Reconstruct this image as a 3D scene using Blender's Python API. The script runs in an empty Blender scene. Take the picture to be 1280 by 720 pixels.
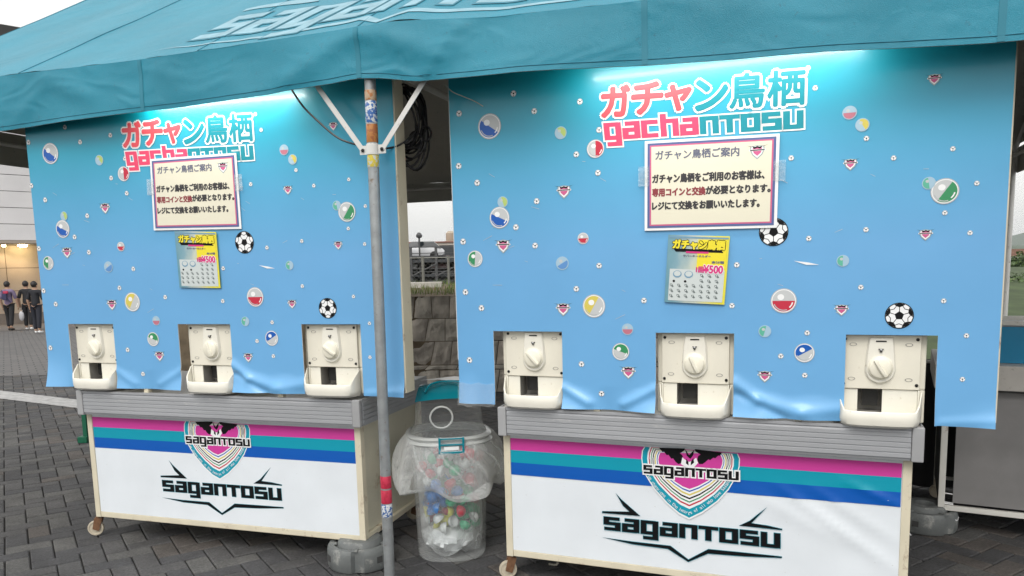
import bpy, bmesh, math, random
from mathutils import Matrix, Vector, noise
random.seed(7)
R = math.radians
SC = bpy.context.scene
COL = SC.collection
# ------------------------------------------------------------------ camera
H = 1.6
F_, CY, PITCH, ROLL = 950.0, 448.82, 0.119, 0.019
cp, sp, cr, sr = math.cos(PITCH), math.sin(PITCH), math.cos(ROLL), math.sin(ROLL)
right = Vector((1, 0, 0)); up = Vector((0, sp, cp)); fwd = Vector((0, cp, -sp))
Rv = right * cr - up * sr
Uv = up * cr + right * sr
cd = bpy.data.cameras.new('camera')
cd.sensor_width = 36; cd.lens = F_ / 1280 * 36; cd.shift_y = (CY - 360) / 1280
cd.clip_start = 0.05; cd.clip_end = 12000
cam = bpy.data.objects.new('camera', cd); COL.objects.link(cam)
m3 = Matrix((Rv, Uv, -fwd)).transposed()
cam.matrix_world = Matrix.Translation((0, 0, H)) @ m3.to_4x4()
SC.camera = cam
# ------------------------------------------------------------------ world, sun, exposure
SUN_EL, SUN_AZ = R(48), R(200)      # azimuth measured clockwise from +y: behind the camera, veiled by cloud
w = bpy.data.worlds.new('World'); SC.world = w; w.use_nodes = True
nt = w.node_tree; bg = nt.nodes['Background']
sky = nt.nodes.new('ShaderNodeTexSky'); sky.sky_type = 'NISHITA'; sky.sun_disc = False
sky.sun_elevation = SUN_EL; sky.sun_rotation = SUN_AZ; sky.dust_density = 4.0; sky.air_density = 1.3
hs = nt.nodes.new('ShaderNodeHueSaturation'); hs.inputs['Saturation'].default_value = 0.22
hs.inputs['Value'].default_value = 1.45
cl = nt.nodes.new('ShaderNodeMix'); cl.data_type = 'RGBA'; cl.inputs['Factor'].default_value = .62      # even cloud cover over the clear sky
cl.inputs['B'].default_value = (9.4, 9.25, 8.9, 1)
nt.links.new(sky.outputs[0], hs.inputs['Color']); nt.links.new(hs.outputs[0], cl.inputs['A']); nt.links.new(cl.outputs['Result'], bg.inputs['Color'])
bg.inputs['Strength'].default_value = 0.13
sd = bpy.data.lights.new('sun', 'SUN'); sd.energy = 1.5; sd.angle = R(28); sd.color = (1, .96, .9)
so = bpy.data.objects.new('sun', sd); COL.objects.link(so)
dirv = Vector((math.sin(SUN_AZ) * math.cos(SUN_EL), math.cos(SUN_AZ) * math.cos(SUN_EL), math.sin(SUN_EL)))
so.rotation_euler = dirv.to_track_quat('Z', 'Y').to_euler()
vs = SC.view_settings
vs.view_transform = 'Standard'; vs.look = 'None'; vs.exposure = 0.12; vs.gamma = 1.0
SC.cycles.max_bounces = 8; SC.cycles.transparent_max_bounces = 24

# ------------------------------------------------------------------ unprojection of measured points onto real planes
def ray(u, v):
    a = (u - 640) / F_; b = (v - CY) / F_
    A = a * cr - b * sr; B = b * cr + a * sr
    return fwd + right * A - up * B
def ground(u, v, z=0.0):
    d = ray(u, v); t = (z - H) / d.z
    return Vector((d.x * t, d.y * t, z))
def at_depth(u, v, y):
    d = ray(u, v); t = y / d.y
    return Vector((d.x * t, y, H + d.z * t))
def cart_matrix(x, y, z, rx, ry, yaw):
    from mathutils import Euler
    return Matrix.Translation((x, y, z)) @ Euler((rx, ry, yaw), 'XYZ').to_matrix().to_4x4()
ML = cart_matrix(-2.540, 4.530, .005, .008, -.003, -.306)
MR = cart_matrix(-.010, 3.786, -.005, .015, -.003, -.375)
MRi, MLi = MR.inverted(), ML.inverted()
def on_cart(u, v, y, Mi=None):
    Mi = Mi or MRi
    o = Mi @ Vector((0, 0, H)); d = Mi.to_3x3() @ ray(u, v)
    t = (y - o.y) / d.y; q = o + d * t
    return (q.x, q.z)

# ------------------------------------------------------------------ materials
def mat(name, base, rough=.55, metal=0.0, var=0.0, vs_=6.0, bump=0.0, bs=120.0, coat=0.0, dirt=None, spec=None, emit=None, stretch=None, alpha=None):
    m = bpy.data.materials.new(name); m.use_nodes = True
    t = m.node_tree; b = t.nodes['Principled BSDF']
    col = (*base, 1)
    b.inputs['Base Color'].default_value = col
    b.inputs['Roughness'].default_value = rough; b.inputs['Metallic'].default_value = metal
    if coat: b.inputs['Coat Weight'].default_value = coat; b.inputs['Coat Roughness'].default_value = .12
    if spec is not None: b.inputs['Specular IOR Level'].default_value = spec
    if alpha is not None: b.inputs['Alpha'].default_value = alpha
    if emit: b.inputs['Emission Color'].default_value = (*emit[0], 1); b.inputs['Emission Strength'].default_value = emit[1]
    tc = t.nodes.new('ShaderNodeTexCoord')
    src = tc.outputs['Object']
    if stretch:
        mp = t.nodes.new('ShaderNodeMapping'); mp.inputs['Scale'].default_value = stretch
        t.links.new(src, mp.inputs[0]); src = mp.outputs[0]
    last = None
    if var:
        n = t.nodes.new('ShaderNodeTexNoise'); n.inputs['Scale'].default_value = vs_; n.inputs['Detail'].default_value = 6
        t.links.new(src, n.inputs['Vector'])
        mr = t.nodes.new('ShaderNodeMapRange'); mr.inputs['From Min'].default_value = .3; mr.inputs['From Max'].default_value = .7
        mr.inputs['To Min'].default_value = 1 - var; mr.inputs['To Max'].default_value = 1 + var
        t.links.new(n.outputs['Fac'], mr.inputs['Value'])
        mx = t.nodes.new('ShaderNodeMix'); mx.data_type = 'RGBA'; mx.blend_type = 'MULTIPLY'; mx.inputs['Factor'].default_value = 1
        mx.inputs['A'].default_value = col
        t.links.new(mr.outputs[0], mx.inputs['B']); last = mx.outputs['Result']
    if dirt:
        dc, amt, sc = dirt
        n = t.nodes.new('ShaderNodeTexNoise'); n.inputs['Scale'].default_value = sc; n.inputs['Detail'].default_value = 8; n.inputs['Roughness'].default_value = .7
        t.links.new(src, n.inputs['Vector'])
        rp = t.nodes.new('ShaderNodeValToRGB'); rp.color_ramp.elements[0].position = .62 - amt * .3; rp.color_ramp.elements[1].position = .72
        t.links.new(n.outputs['Fac'], rp.inputs[0])
        mx = t.nodes.new('ShaderNodeMix'); mx.data_type = 'RGBA'
        if last: t.links.new(last, mx.inputs['A'])
        else: mx.inputs['A'].default_value = col
        mx.inputs['B'].default_value = (*dc, 1)
        t.links.new(rp.outputs[0], mx.inputs['Factor']); last = mx.outputs['Result']
    if last: t.links.new(last, b.inputs['Base Color'])
    if bump:
        n = t.nodes.new('ShaderNodeTexNoise'); n.inputs['Scale'].default_value = bs; n.inputs['Detail'].default_value = 4
        t.links.new(src, n.inputs['Vector'])
        bp = t.nodes.new('ShaderNodeBump'); bp.inputs['Strength'].default_value = bump; bp.inputs['Distance'].default_value = .01
        t.links.new(n.outputs['Fac'], bp.inputs['Height']); t.links.new(bp.outputs[0], b.inputs['Normal'])
    return m

CREAM = mat('cream plastic', (.74, .71, .61), .38, var=.04, vs_=9, bump=.03, bs=60, dirt=((.50, .44, .33), .0, 18))
CREAM2 = mat('cream plastic light', (.77, .75, .67), .33, var=.04, vs_=12, dirt=((.52, .46, .35), .0, 26))
KNOB = mat('ivory knob', (.76, .73, .62), .3, var=.04, vs_=20)
DARK = mat('dark slot', (.012, .012, .012), .5)
SCREW = mat('black screw', (.02, .02, .02), .35, metal=.6)
CHROME = mat('small chrome', (.5, .5, .5), .2, metal=1)
CHUTE = mat('grey chute plastic', (.28, .27, .25), .6, var=.1)
FRAME = mat('cream painted steel', (.62, .57, .44), .45, var=.07, vs_=10, bump=.05, dirt=((.17, .07, .03), .12, 9), stretch=(1, 1, .6))
SIDEP = mat('cream side panel', (.56, .53, .42), .5, var=.08, vs_=5, dirt=((.3, .2, .11), .1, 6))
ALU = mat('grey trim extrusion', (.34, .35, .37), .4, metal=.1, var=.08, vs_=7, dirt=((.46, .46, .46), .02, 25), stretch=(.25, 1, 1))
ALU2 = mat('trim cap', (.33, .335, .345), .42, var=.08, dirt=((.5, .5, .48), .0, 30))
TOPP = mat('white counter top', (.62, .61, .58), .35, var=.06)
PANEL = mat('white printed panel', (.70, .745, .79), .35, var=.04, vs_=4, bump=.03, bs=8, coat=.15, dirt=((.34, .32, .28), -.10, 55))
MAG = mat('magenta print', (.56, .045, .30), .4, coat=.1)
TEAL = mat('teal print', (.0, .29, .40), .4, coat=.1)
BLUE = mat('blue print', (.0, .09, .42), .4, coat=.1)
WHITE = mat('white print', (.80, .81, .82), .45)
BLACK = mat('black print', (.004, .004, .005), .5, spec=.2)
INK = mat('notice ink', (.03, .028, .032), .6)
INKB = mat('notice heading ink', (.11, .12, .18), .6)
INKR = mat('notice red ink', (.24, .035, .045), .6)
RED = mat('red print', (.50, .02, .05), .45); YEL = mat('yellow print', (.62, .52, .10), .45); GREENP = mat('green print', (.03, .25, .10), .45)
TEALT = mat('turquoise lettering', (.0, .23, .30), .4); PINKT = mat('coral lettering', (.74, .055, .14), .4); CORAL = mat('coral lettering light', (.72, .075, .10), .4)
SHGREY = mat('shade grey print', (.42, .44, .46), .5); CAPG = mat('capsule pale print', (.50, .52, .53), .45)
STEEL = mat('galvanised pole', (.34, .36, .37), .42, metal=.55, var=.14, vs_=18, bump=.05, dirt=((.2, .15, .1), .1, 25))
STEELW = mat('white painted tube', (.62, .62, .60), .45, var=.08, dirt=((.3, .25, .2), .1, 20))
RUBBER = mat('black cable', (.012, .012, .014), .38)
CONC = mat('grey cast weight', (.125, .135, .135), .6, var=.2, vs_=9, bump=.25, bs=90, dirt=((.34, .34, .32), .2, 12))
WHEEL = mat('worn beige wheel', (.46, .41, .32), .6, var=.15, vs_=30, dirt=((.15, .1, .06), .2, 30))
RUST = mat('rusty metal', (.16, .08, .04), .7, metal=.2, var=.3, vs_=40)
TEALPL = mat('teal clear plastic', (.0, .22, .29), .12, coat=.5, alpha=.9)
GREENB = mat('green paint', (.0, .10, .05), .5)

def board_material():
    m = mat('printed blue board', (.12, .40, .78), .36, coat=.22, bump=.045, bs=5)
    t = m.node_tree; b = t.nodes['Principled BSDF']
    tc = t.nodes.new('ShaderNodeTexCoord'); sx = t.nodes.new('ShaderNodeSeparateXYZ'); t.links.new(tc.outputs['Object'], sx.inputs[0])
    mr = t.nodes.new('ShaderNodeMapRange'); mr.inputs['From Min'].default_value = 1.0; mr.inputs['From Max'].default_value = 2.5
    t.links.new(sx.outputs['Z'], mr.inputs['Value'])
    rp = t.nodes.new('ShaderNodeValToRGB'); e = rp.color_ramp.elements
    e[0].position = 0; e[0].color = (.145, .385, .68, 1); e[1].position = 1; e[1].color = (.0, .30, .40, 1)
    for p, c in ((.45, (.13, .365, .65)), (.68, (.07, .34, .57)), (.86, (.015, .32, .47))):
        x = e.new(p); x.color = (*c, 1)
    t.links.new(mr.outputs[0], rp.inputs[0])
    n = t.nodes.new('ShaderNodeTexNoise'); n.inputs['Scale'].default_value = 3; n.inputs['Detail'].default_value = 7
    t.links.new(tc.outputs['Object'], n.inputs['Vector'])
    m2 = t.nodes.new('ShaderNodeMapRange'); m2.inputs['To Min'].default_value = .93; m2.inputs['To Max'].default_value = 1.07
    t.links.new(n.outputs['Fac'], m2.inputs['Value'])
    mx = t.nodes.new('ShaderNodeMix'); mx.data_type = 'RGBA'; mx.blend_type = 'MULTIPLY'; mx.inputs['Factor'].default_value = 1
    t.links.new(rp.outputs[0], mx.inputs['A']); t.links.new(m2.outputs[0], mx.inputs['B']); t.links.new(mx.outputs['Result'], b.inputs['Base Color'])
    return m
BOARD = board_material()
def add_creases(m, scale, strength, dist=.02, stretch=(1, 1, 1), ridged=True):
    t = m.node_tree; b = t.nodes['Principled BSDF']
    tc = t.nodes.new('ShaderNodeTexCoord'); mp = t.nodes.new('ShaderNodeMapping'); mp.inputs['Scale'].default_value = stretch; t.links.new(tc.outputs['Object'], mp.inputs[0])
    n = t.nodes.new('ShaderNodeTexNoise'); n.inputs['Scale'].default_value = scale; n.inputs['Detail'].default_value = 5; n.inputs['Distortion'].default_value = 1.2
    if ridged: n.noise_type = 'RIDGED_MULTIFRACTAL'
    t.links.new(mp.outputs[0], n.inputs['Vector'])
    bp = t.nodes.new('ShaderNodeBump'); bp.inputs['Strength'].default_value = strength; bp.inputs['Distance'].default_value = dist
    t.links.new(n.outputs['Fac'], bp.inputs['Height'])
    if b.inputs['Normal'].links: t.links.new(b.inputs['Normal'].links[0].from_socket, bp.inputs['Normal'])
    t.links.new(bp.outputs[0], b.inputs['Normal'])
add_creases(BOARD, 2.2, .16, .012); add_creases(BOARD, 6.0, .10, .006)
CORE = mat('board foam core', (.62, .63, .62), .7)

def film_material(name, fac, tint=(.9, .92, .92), rough=.15, bs=18, bstr=.6, gain=.55):
    m = bpy.data.materials.new(name); m.use_nodes = True; t = m.node_tree
    for n in list(t.nodes):
        if n.type != 'OUTPUT_MATERIAL': t.nodes.remove(n)
    out = [n for n in t.nodes if n.type == 'OUTPUT_MATERIAL'][0]
    tr = t.nodes.new('ShaderNodeBsdfTransparent'); tr.inputs[0].default_value = (.97, .98, .98, 1)
    pb = t.nodes.new('ShaderNodeBsdfPrincipled'); pb.inputs['Base Color'].default_value = (*tint, 1); pb.inputs['Roughness'].default_value = rough
    tc = t.nodes.new('ShaderNodeTexCoord'); n = t.nodes.new('ShaderNodeTexNoise'); n.inputs['Scale'].default_value = bs; n.inputs['Detail'].default_value = 5
    n.inputs['Distortion'].default_value = 1.0
    t.links.new(tc.outputs['Object'], n.inputs['Vector'])
    bp = t.nodes.new('ShaderNodeBump'); bp.inputs['Strength'].default_value = bstr; bp.inputs['Distance'].default_value = .03
    t.links.new(n.outputs['Fac'], bp.inputs['Height']); t.links.new(bp.outputs[0], pb.inputs['Normal'])
    lw = t.nodes.new('ShaderNodeLayerWeight'); lw.inputs['Blend'].default_value = .35; t.links.new(bp.outputs[0], lw.inputs['Normal'])
    mr = t.nodes.new('ShaderNodeMapRange'); mr.inputs['To Min'].default_value = fac; mr.inputs['To Max'].default_value = min(1, fac + gain)
    t.links.new(lw.outputs['Facing'], mr.inputs['Value'])
    mx = t.nodes.new('ShaderNodeMixShader'); t.links.new(mr.outputs[0], mx.inputs[0])
    t.links.new(tr.outputs[0], mx.inputs[1]); t.links.new(pb.outputs[0], mx.inputs[2]); t.links.new(mx.outputs[0], out.inputs[0])
    return m
FILM = film_material('clear bag film', .07, gain=.62, bs=11, bstr=1.0, rough=.1)
FILM2 = film_material('clear overhanging bag film', .16, gain=.65, bs=9, bstr=1.0, rough=.1)
CLEAR = film_material('clear rigid plastic', .03, rough=.05, bs=4, bstr=.1, gain=.35)
TAPE = film_material('clear tape', .10, rough=.1, bs=30, bstr=.4, gain=.3)

# ------------------------------------------------------------------ mesh builder
class MB:
    def __init__(s): s.v = []; s.f = []; s.mi = []
    def add(s, vs, fs, mi=0, M=None):
        o = len(s.v)
        s.v += [tuple(M @ Vector(p)) if M else tuple(p) for p in vs]
        s.f += [tuple(i + o for i in f) for f in fs]; s.mi += [mi] * len(fs)
    def box(s, x0, x1, y0, y1, z0, z1, mi=0, M=None):
        s.add([(x0, y0, z0), (x1, y0, z0), (x1, y1, z0), (x0, y1, z0), (x0, y0, z1), (x1, y0, z1), (x1, y1, z1), (x0, y1, z1)],
              [(0, 3, 2, 1), (4, 5, 6, 7), (0, 1, 5, 4), (1, 2, 6, 5), (2, 3, 7, 6), (3, 0, 4, 7)], mi, M)
    def lathe(s, prof, n=24, M=None, mi=0, a0=0, a1=2 * math.pi, caps=True):
        full = abs(a1 - a0 - 2 * math.pi) < 1e-6; k = n if full else n + 1
        vs = []
        for r, z in prof:
            for i in range(k):
                a = a0 + (a1 - a0) * i / n; vs.append((r * math.cos(a), r * math.sin(a), z))
        fs = []
        for j in range(len(prof) - 1):
            for i in range(n):
                i2 = (i + 1) % k
                fs.append((j * k + i, j * k + i2, (j + 1) * k + i2, (j + 1) * k + i))
        if caps and full:
            if prof[0][0] > 1e-6: fs.append(tuple(reversed(range(k))))
            if prof[-1][0] > 1e-6: fs.append(tuple((len(prof) - 1) * k + i for i in range(k)))
        s.add(vs, fs, mi, M)
    def tube(s, pts, r, n=8, mi=0, M=None, closed=False):
        pts = [Vector(p) for p in pts]; vs = []; N = len(pts)
        prev = None
        for i, p in enumerate(pts):
            if closed: d = pts[(i + 1) % N] - pts[i - 1]
            else: d = pts[min(i + 1, N - 1)] - pts[max(i - 1, 0)]
            d.normalize()
            if prev is None:
                a = Vector((0, 0, 1)) if abs(d.z) < .9 else Vector((1, 0, 0)); x = d.cross(a).normalized()
            else:
                x = (prev - d * prev.dot(d)).normalized()
            y = d.cross(x); prev = x
            rr = r[i] if isinstance(r, (list, tuple)) else r
            for k in range(n):
                a = 2 * math.pi * k / n; vs.append(p + x * math.cos(a) * rr + y * math.sin(a) * rr)
        fs = []
        for i in range(N if closed else N - 1):
            j = (i + 1) % N
            for k in range(n): k2 = (k + 1) % n; fs.append((i * n + k, i * n + k2, j * n + k2, j * n + k))
        if not closed: fs += [tuple(reversed(range(n))), tuple((N - 1) * n + k for k in range(n))]
        s.add(vs, fs, mi, M)
    def prism(s, poly, y0, y1, mi=0, M=None):       # poly of (x,z), extruded along y (y0 front)
        n = len(poly)
        vs = [(x, y0, z) for x, z in poly] + [(x, y1, z) for x, z in poly]
        fs = [tuple(range(n)), tuple(reversed(range(n, 2 * n)))] + [(i, i + n, (i + 1) % n + n, (i + 1) % n) for i in range(n)]
        s.add(vs, fs, mi, M)
    def mesh(s, name, mats, smooth=False, bevel=0, seg=2, weld=False):
        me = bpy.data.meshes.new(name); me.from_pydata(s.v, [], s.f)
        for m in (mats if isinstance(mats, (list, tuple)) else [mats]): me.materials.append(m)
        for p, i in zip(me.polygons, s.mi): p.material_index = i
        bm = bmesh.new(); bm.from_mesh(me)
        if weld: bmesh.ops.remove_doubles(bm, verts=bm.verts, dist=1e-5)
        bmesh.ops.recalc_face_normals(bm, faces=bm.faces)
        if bevel:
            es = [e for e in bm.edges if len(e.link_faces) == 2 and e.calc_face_angle(0) > .5]
            bmesh.ops.bevel(bm, geom=es, offset=bevel, segments=seg, profile=.6, affect='EDGES', clamp_overlap=True)
        if smooth:
            for f in bm.faces: f.smooth = True
            for e in bm.edges:
                if len(e.link_faces) == 2 and e.calc_face_angle(0) > R(42): e.smooth = False
        bm.to_mesh(me); bm.free(); me.update()
        return me

def obj(name, me, parent=None, label=None, kind=None, loc=None):
    o = bpy.data.objects.new(name, me); COL.objects.link(o)
    if parent is not None:
        o.parent = parent
        if 'off' in parent: o.location = -Vector(parent['off'])
    if loc is not None: o.location = loc
    if label: o['label'] = label
    if kind: o['kind'] = kind
    return o
OFF = {}
def thing(name, label, cat, M=None, off=(0, 0, 0), group=None):
    o = bpy.data.objects.new(name, None); COL.objects.link(o)
    o.empty_display_size = .1
    M = M or Matrix.Identity(4)
    o.matrix_world = M @ Matrix.Translation(off)
    o['label'] = label; o['category'] = cat
    if group: o['group'] = group
    OFF[o.name] = Vector(off)
    return o
def part(name, me, parent, label=None, kind=None, sub=False):
    o = bpy.data.objects.new(name, me); COL.objects.link(o); o.parent = parent
    if not sub: o.location = -OFF.get(parent.name, Vector((0, 0, 0)))
    if label: o['label'] = label
    if kind: o['kind'] = kind
    return o
def tag(o, label, cat, group=None, kind=None):
    if label: o['label'] = label
    if cat: o['category'] = cat
    if group: o['group'] = group
    if kind: o['kind'] = kind
    return o
def copy_tree(o, parent=None):
    c = o.copy(); COL.objects.link(c)
    if parent is not None: c.parent = parent
    for ch in list(o.children): copy_tree(ch, c)
    if o.name in OFF: OFF[c.name] = OFF[o.name]
    return c

# ------------------------------------------------------------------ flat print helpers (thin raised print on boards and panels)
YB = -.052
def lay(poly_list, y, mats, name, disp=None):
    """poly_list: (poly2d, layer, mat index) as flat sheets, each layer 0.4 mm proud of the one below; coordinates x, z of the cart."""
    bm = bmesh.new()
    for poly, k, mi in poly_list:
        pts = []
        for x, z in poly:
            yy = y - .0008 - .0004 * k
            pts.append(bm.verts.new((x, yy, z)))
        if len(pts) < 3: continue
        try: f = bm.faces.new(pts)
        except ValueError: continue
        f.material_index = mi
        f.normal_update()
    bmesh.ops.triangulate(bm, faces=[f for f in bm.faces if len(f.verts) > 4])
    for f in bm.faces:
        f.normal_update()
        if f.normal.y > 0: f.normal_flip()
    if disp:
        for v in bm.verts: v.co.y += disp(v.co.x, v.co.z)
    me = bpy.data.meshes.new(name); bm.to_mesh(me); bm.free()
    for m in mats: me.materials.append(m)
    return me
def quadmap(c):      # corners TL, TR, BR, BL in 2D -> function of (s right, t down)
    (a, b, cc, d) = [Vector(p) for p in c]
    return lambda s, t: tuple(a * (1 - s) * (1 - t) + b * s * (1 - t) + cc * s * t + d * (1 - s) * t)
GL = {}
def glyphs(text):     # font outlines as filled 2D meshes, normalised per text to its bounding box
    if text in GL: return GL[text]
    c = bpy.data.curves.new('t', 'FONT'); c.body = text; c.resolution_u = 3
    o = bpy.data.objects.new('t', c); COL.objects.link(o)
    dg = bpy.context.evaluated_depsgraph_get(); dg.update()
    me = bpy.data.meshes.new_from_object(o.evaluated_get(dg))
    vs = [(v.co.x, v.co.y) for v in me.vertices]; fs = [tuple(p.vertices) for p in me.polygons]
    bpy.data.objects.remove(o); bpy.data.curves.remove(c); bpy.data.meshes.remove(me)
    x0 = min(v[0] for v in vs); x1 = max(v[0] for v in vs); y0 = min(v[1] for v in vs); y1 = max(v[1] for v in vs)
    GL[text] = ([((x - x0) / (x1 - x0), (y - y0) / (y1 - y0)) for x, y in vs], fs, (x1 - x0) / (y1 - y0))
    return GL[text]
def text_polys(text, qm, box, layer, mi, bold=0.0, ndir=8, dl=.12):
    """text set into box (s0,s1,t0,t1) of quadmap qm; bold = spread in metres, made from shifted copies on their own layers"""
    vs, fs, asp = glyphs(text); s0, s1, t0, t1 = box; out = []
    P = [qm(s0 + (s1 - s0) * x, t1 + (t0 - t1) * y) for x, y in vs]
    offs = [(0, 0)] + ([(bold * math.cos(2 * math.pi * k / ndir), bold * math.sin(2 * math.pi * k / ndir)) for k in range(ndir)] if bold else [])
    for q, (dx, dz) in enumerate(offs):
        for f in fs: out.append(([(P[i][0] + dx, P[i][1] + dz) for i in f], layer + q * dl, mi))
    return out
# squared technical lettering used for the club's word mark
def _st():
    l, r, b, t, m = .14, .86, .10, .90, .52
    return {
        's': (1.0, [[(r + .10, t), (l, t), (l, m), (r, m), (r, b), (l - .12, b)]]),
        'a': (1.0, [[(l, t), (r, t), (r, 0)], [(r, m), (l, m), (l, b), (r, b)]]),
        'g': (1.0, [[(r, b), (l, b), (l, t), (r, t)], [(r, 1.0), (r, -.28), (l - .02, -.28)]]),
        'n': (1.0, [[(l, 0), (l, t), (r, t), (r, 0)]]),
        'T': (1.0, [[(-.06, t), (1.06, t)], [(.5, t), (.5, 0)]]),
        'O': (1.0, [[(.5, t), (r, t), (r, b), (l, b), (l, t), (.5, t)]]),
        'u': (1.0, [[(l, 1.0), (l, b), (r, b)], [(r, 1.0), (r, 0)]]),
        'c': (1.0, [[(r + .1, t), (l, t), (l, b), (r + .1, b)]]),
        'h': (1.0, [[(l, 1.32), (l, 0)], [(l, t), (r, t), (r, 0)]]),
    }
GLY = _st()
def ribbon(pts, wx, wy):
    """mitred ribbon: a wide stroke for verticals (wx) and a thinner one for horizontals (wy)"""
    Q = []
    n = len(pts)
    for i in range(n - 1):      # split into quads with mitred corners
        pass
    L = []; Rr = []
    for i in range(n):
        p = Vector(pts[i])
        a = (p - Vector(pts[i - 1])).normalized() if i else None
        b = (Vector(pts[i + 1]) - p).normalized() if i < n - 1 else None
        if a is None: a = b
        if b is None: b = a
        def nrm(d): return Vector((-d.y * wx, d.x * wy))
        na, nb = nrm(a), nrm(b)
        if (a - b).length < 1e-4: o = na
        else: o = na + nb
        L.append(p + o); Rr.append(p - o)
    for i in range(n - 1):
        Q.append([tuple(L[i]), tuple(L[i + 1]), tuple(Rr[i + 1]), tuple(Rr[i])])
    return Q
def mark_polys(word, qm, layer, mi, grow=0.0, cols=None):
    """word mark: s runs over the whole word, t=1 is the base line and t=0 the x-height"""
    out = []; n = len(word); gap = .16; tot = n + gap * (n - 1)
    for i, ch in enumerate(word):
        wd, st = GLY[ch]
        x0 = i * (1 + gap)
        for q, s_ in enumerate(st):
            s2 = list(s_)
            if grow:
                def ext(p, o):
                    d = (Vector(p) - Vector(o)).normalized(); return (p[0] + d.x * grow * .9, p[1] + d.y * grow)
                s2 = [ext(s_[0], s_[1])] + s2[1:-1] + [ext(s_[-1], s_[-2])]
            for quad in ribbon(s2, .168 + grow, .114 + grow):
                P = [qm((x0 + x) / tot, 1 - y) for x, y in quad]
                out.append((P, layer + .15 * q, cols[i] if cols else mi))
    return out
def ring(cx, cz, rx, rz, n=28, a0=0, a1=2 * math.pi):
    return [(cx + rx * math.cos(a0 + (a1 - a0) * i / n), cz + rz * math.sin(a0 + (a1 - a0) * i / n)) for i in range(n if abs(a1 - a0 - 2 * math.pi) < 1e-6 else n + 1)]

# ================================================================== STRUCTURE: ground, hills, pavement
BYAW = math.atan2(640 - 10, 950)               # brick courses run this far left of straight ahead
bu = Vector((math.cos(BYAW), math.sin(BYAW))); bv = Vector((-math.sin(BYAW), math.cos(BYAW)))
BW = .121
def brick_mat(name, c):
    m = bpy.data.materials.new(name); m.use_nodes = True; t = m.node_tree; b = t.nodes['Principled BSDF']; b.inputs['Roughness'].default_value = .78
    ge = t.nodes.new('ShaderNodeNewGeometry'); col = None
    def nz(sc, lo, hi, det=6):
        n = t.nodes.new('ShaderNodeTexNoise'); n.inputs['Scale'].default_value = sc; n.inputs['Detail'].default_value = det; n.inputs['Roughness'].default_value = .65; t.links.new(ge.outputs['Position'], n.inputs['Vector'])
        mr = t.nodes.new('ShaderNodeMapRange'); mr.inputs['From Min'].default_value = .3; mr.inputs['From Max'].default_value = .7; mr.inputs['To Min'].default_value = lo; mr.inputs['To Max'].default_value = hi; t.links.new(n.outputs['Fac'], mr.inputs['Value']); return n, mr
    prev = None
    for sc, lo, hi in ((.9, .72, 1.3), (6, .75, 1.28), (70, .55, 1.5)):
        n, mr = nz(sc, lo, hi)
        mx = t.nodes.new('ShaderNodeMix'); mx.data_type = 'RGBA'; mx.blend_type = 'MULTIPLY'; mx.inputs['Factor'].default_value = 1
        if prev: t.links.new(prev, mx.inputs['A'])
        else: mx.inputs['A'].default_value = (*c, 1)
        t.links.new(mr.outputs[0], mx.inputs['B']); prev = mx.outputs['Result']
    n, _ = nz(48, 0, 1, 3)
    rp = t.nodes.new('ShaderNodeValToRGB'); rp.color_ramp.elements[0].position = .70; rp.color_ramp.elements[1].position = .76; t.links.new(n.outputs['Fac'], rp.inputs[0])
    mx = t.nodes.new('ShaderNodeMix'); mx.data_type = 'RGBA'; t.links.new(prev, mx.inputs['A']); mx.inputs['B'].default_value = (.30, .29, .27, 1); t.links.new(rp.outputs[0], mx.inputs['Factor']); t.links.new(mx.outputs['Result'], b.inputs['Base Color'])
    n, _ = nz(130, 0, 1, 4); bp = t.nodes.new('ShaderNodeBump'); bp.inputs['Strength'].default_value = .7; bp.inputs['Distance'].default_value = .006; t.links.new(n.outputs['Fac'], bp.inputs['Height']); t.links.new(bp.outputs[0], b.inputs['Normal'])
    return m
BRICKS = [brick_mat(n_, c_) for n_, c_ in (('dark paving brick', (.060, .059, .060)), ('charcoal paving brick', (.048, .048, .051)), ('brownish paving brick', (.072, .064, .059)), ('pale paving brick', (.076, .075, .073)))]
def far_paving():
    m = mat('far paving', (.10, .10, .102), .85, var=.12, vs_=2)
    t = m.node_tree; b = t.nodes['Principled BSDF']
    tc = t.nodes.new('ShaderNodeTexCoord'); mp = t.nodes.new('ShaderNodeMapping'); mp.inputs['Rotation'].default_value = (0, 0, -BYAW)
    br = t.nodes.new('ShaderNodeTexBrick'); br.inputs['Scale'].default_value = 1; br.inputs['Brick Width'].default_value = .242; br.inputs['Row Height'].default_value = .242
    br.inputs['Color1'].default_value = (.105, .104, .105, 1); br.inputs['Color2'].default_value = (.135, .13, .128, 1); br.inputs['Mortar'].default_value = (.05, .05, .05, 1); br.inputs['Mortar Size'].default_value = .012
    t.links.new(tc.outputs['Object'], mp.inputs[0]); t.links.new(mp.outputs[0], br.inputs[0]); t.links.new(br.outputs[0], b.inputs['Base Color'])
    return m
FARP = far_paving()
GRASSB = mat('grass ground', (.045, .070, .024), .9, var=.4, vs_=1.5)
JOINT = mat('sand joint', (.022, .021, .02), .95, var=.3, vs_=30)
ASPH = mat('asphalt', (.055, .055, .057), .9, var=.2, vs_=3)
def slope_z(y):        # the plaza falls away gently beyond the tent
    return 0.0 if y < 12.5 else -(y - 12.5) * .019
gm = MB()
ys = [-30, 12.5, 33, 60, 200, 9000]
zs = [-.014, -.014, -.014 + slope_z(33), -.45, -.5, -.5]
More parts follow.
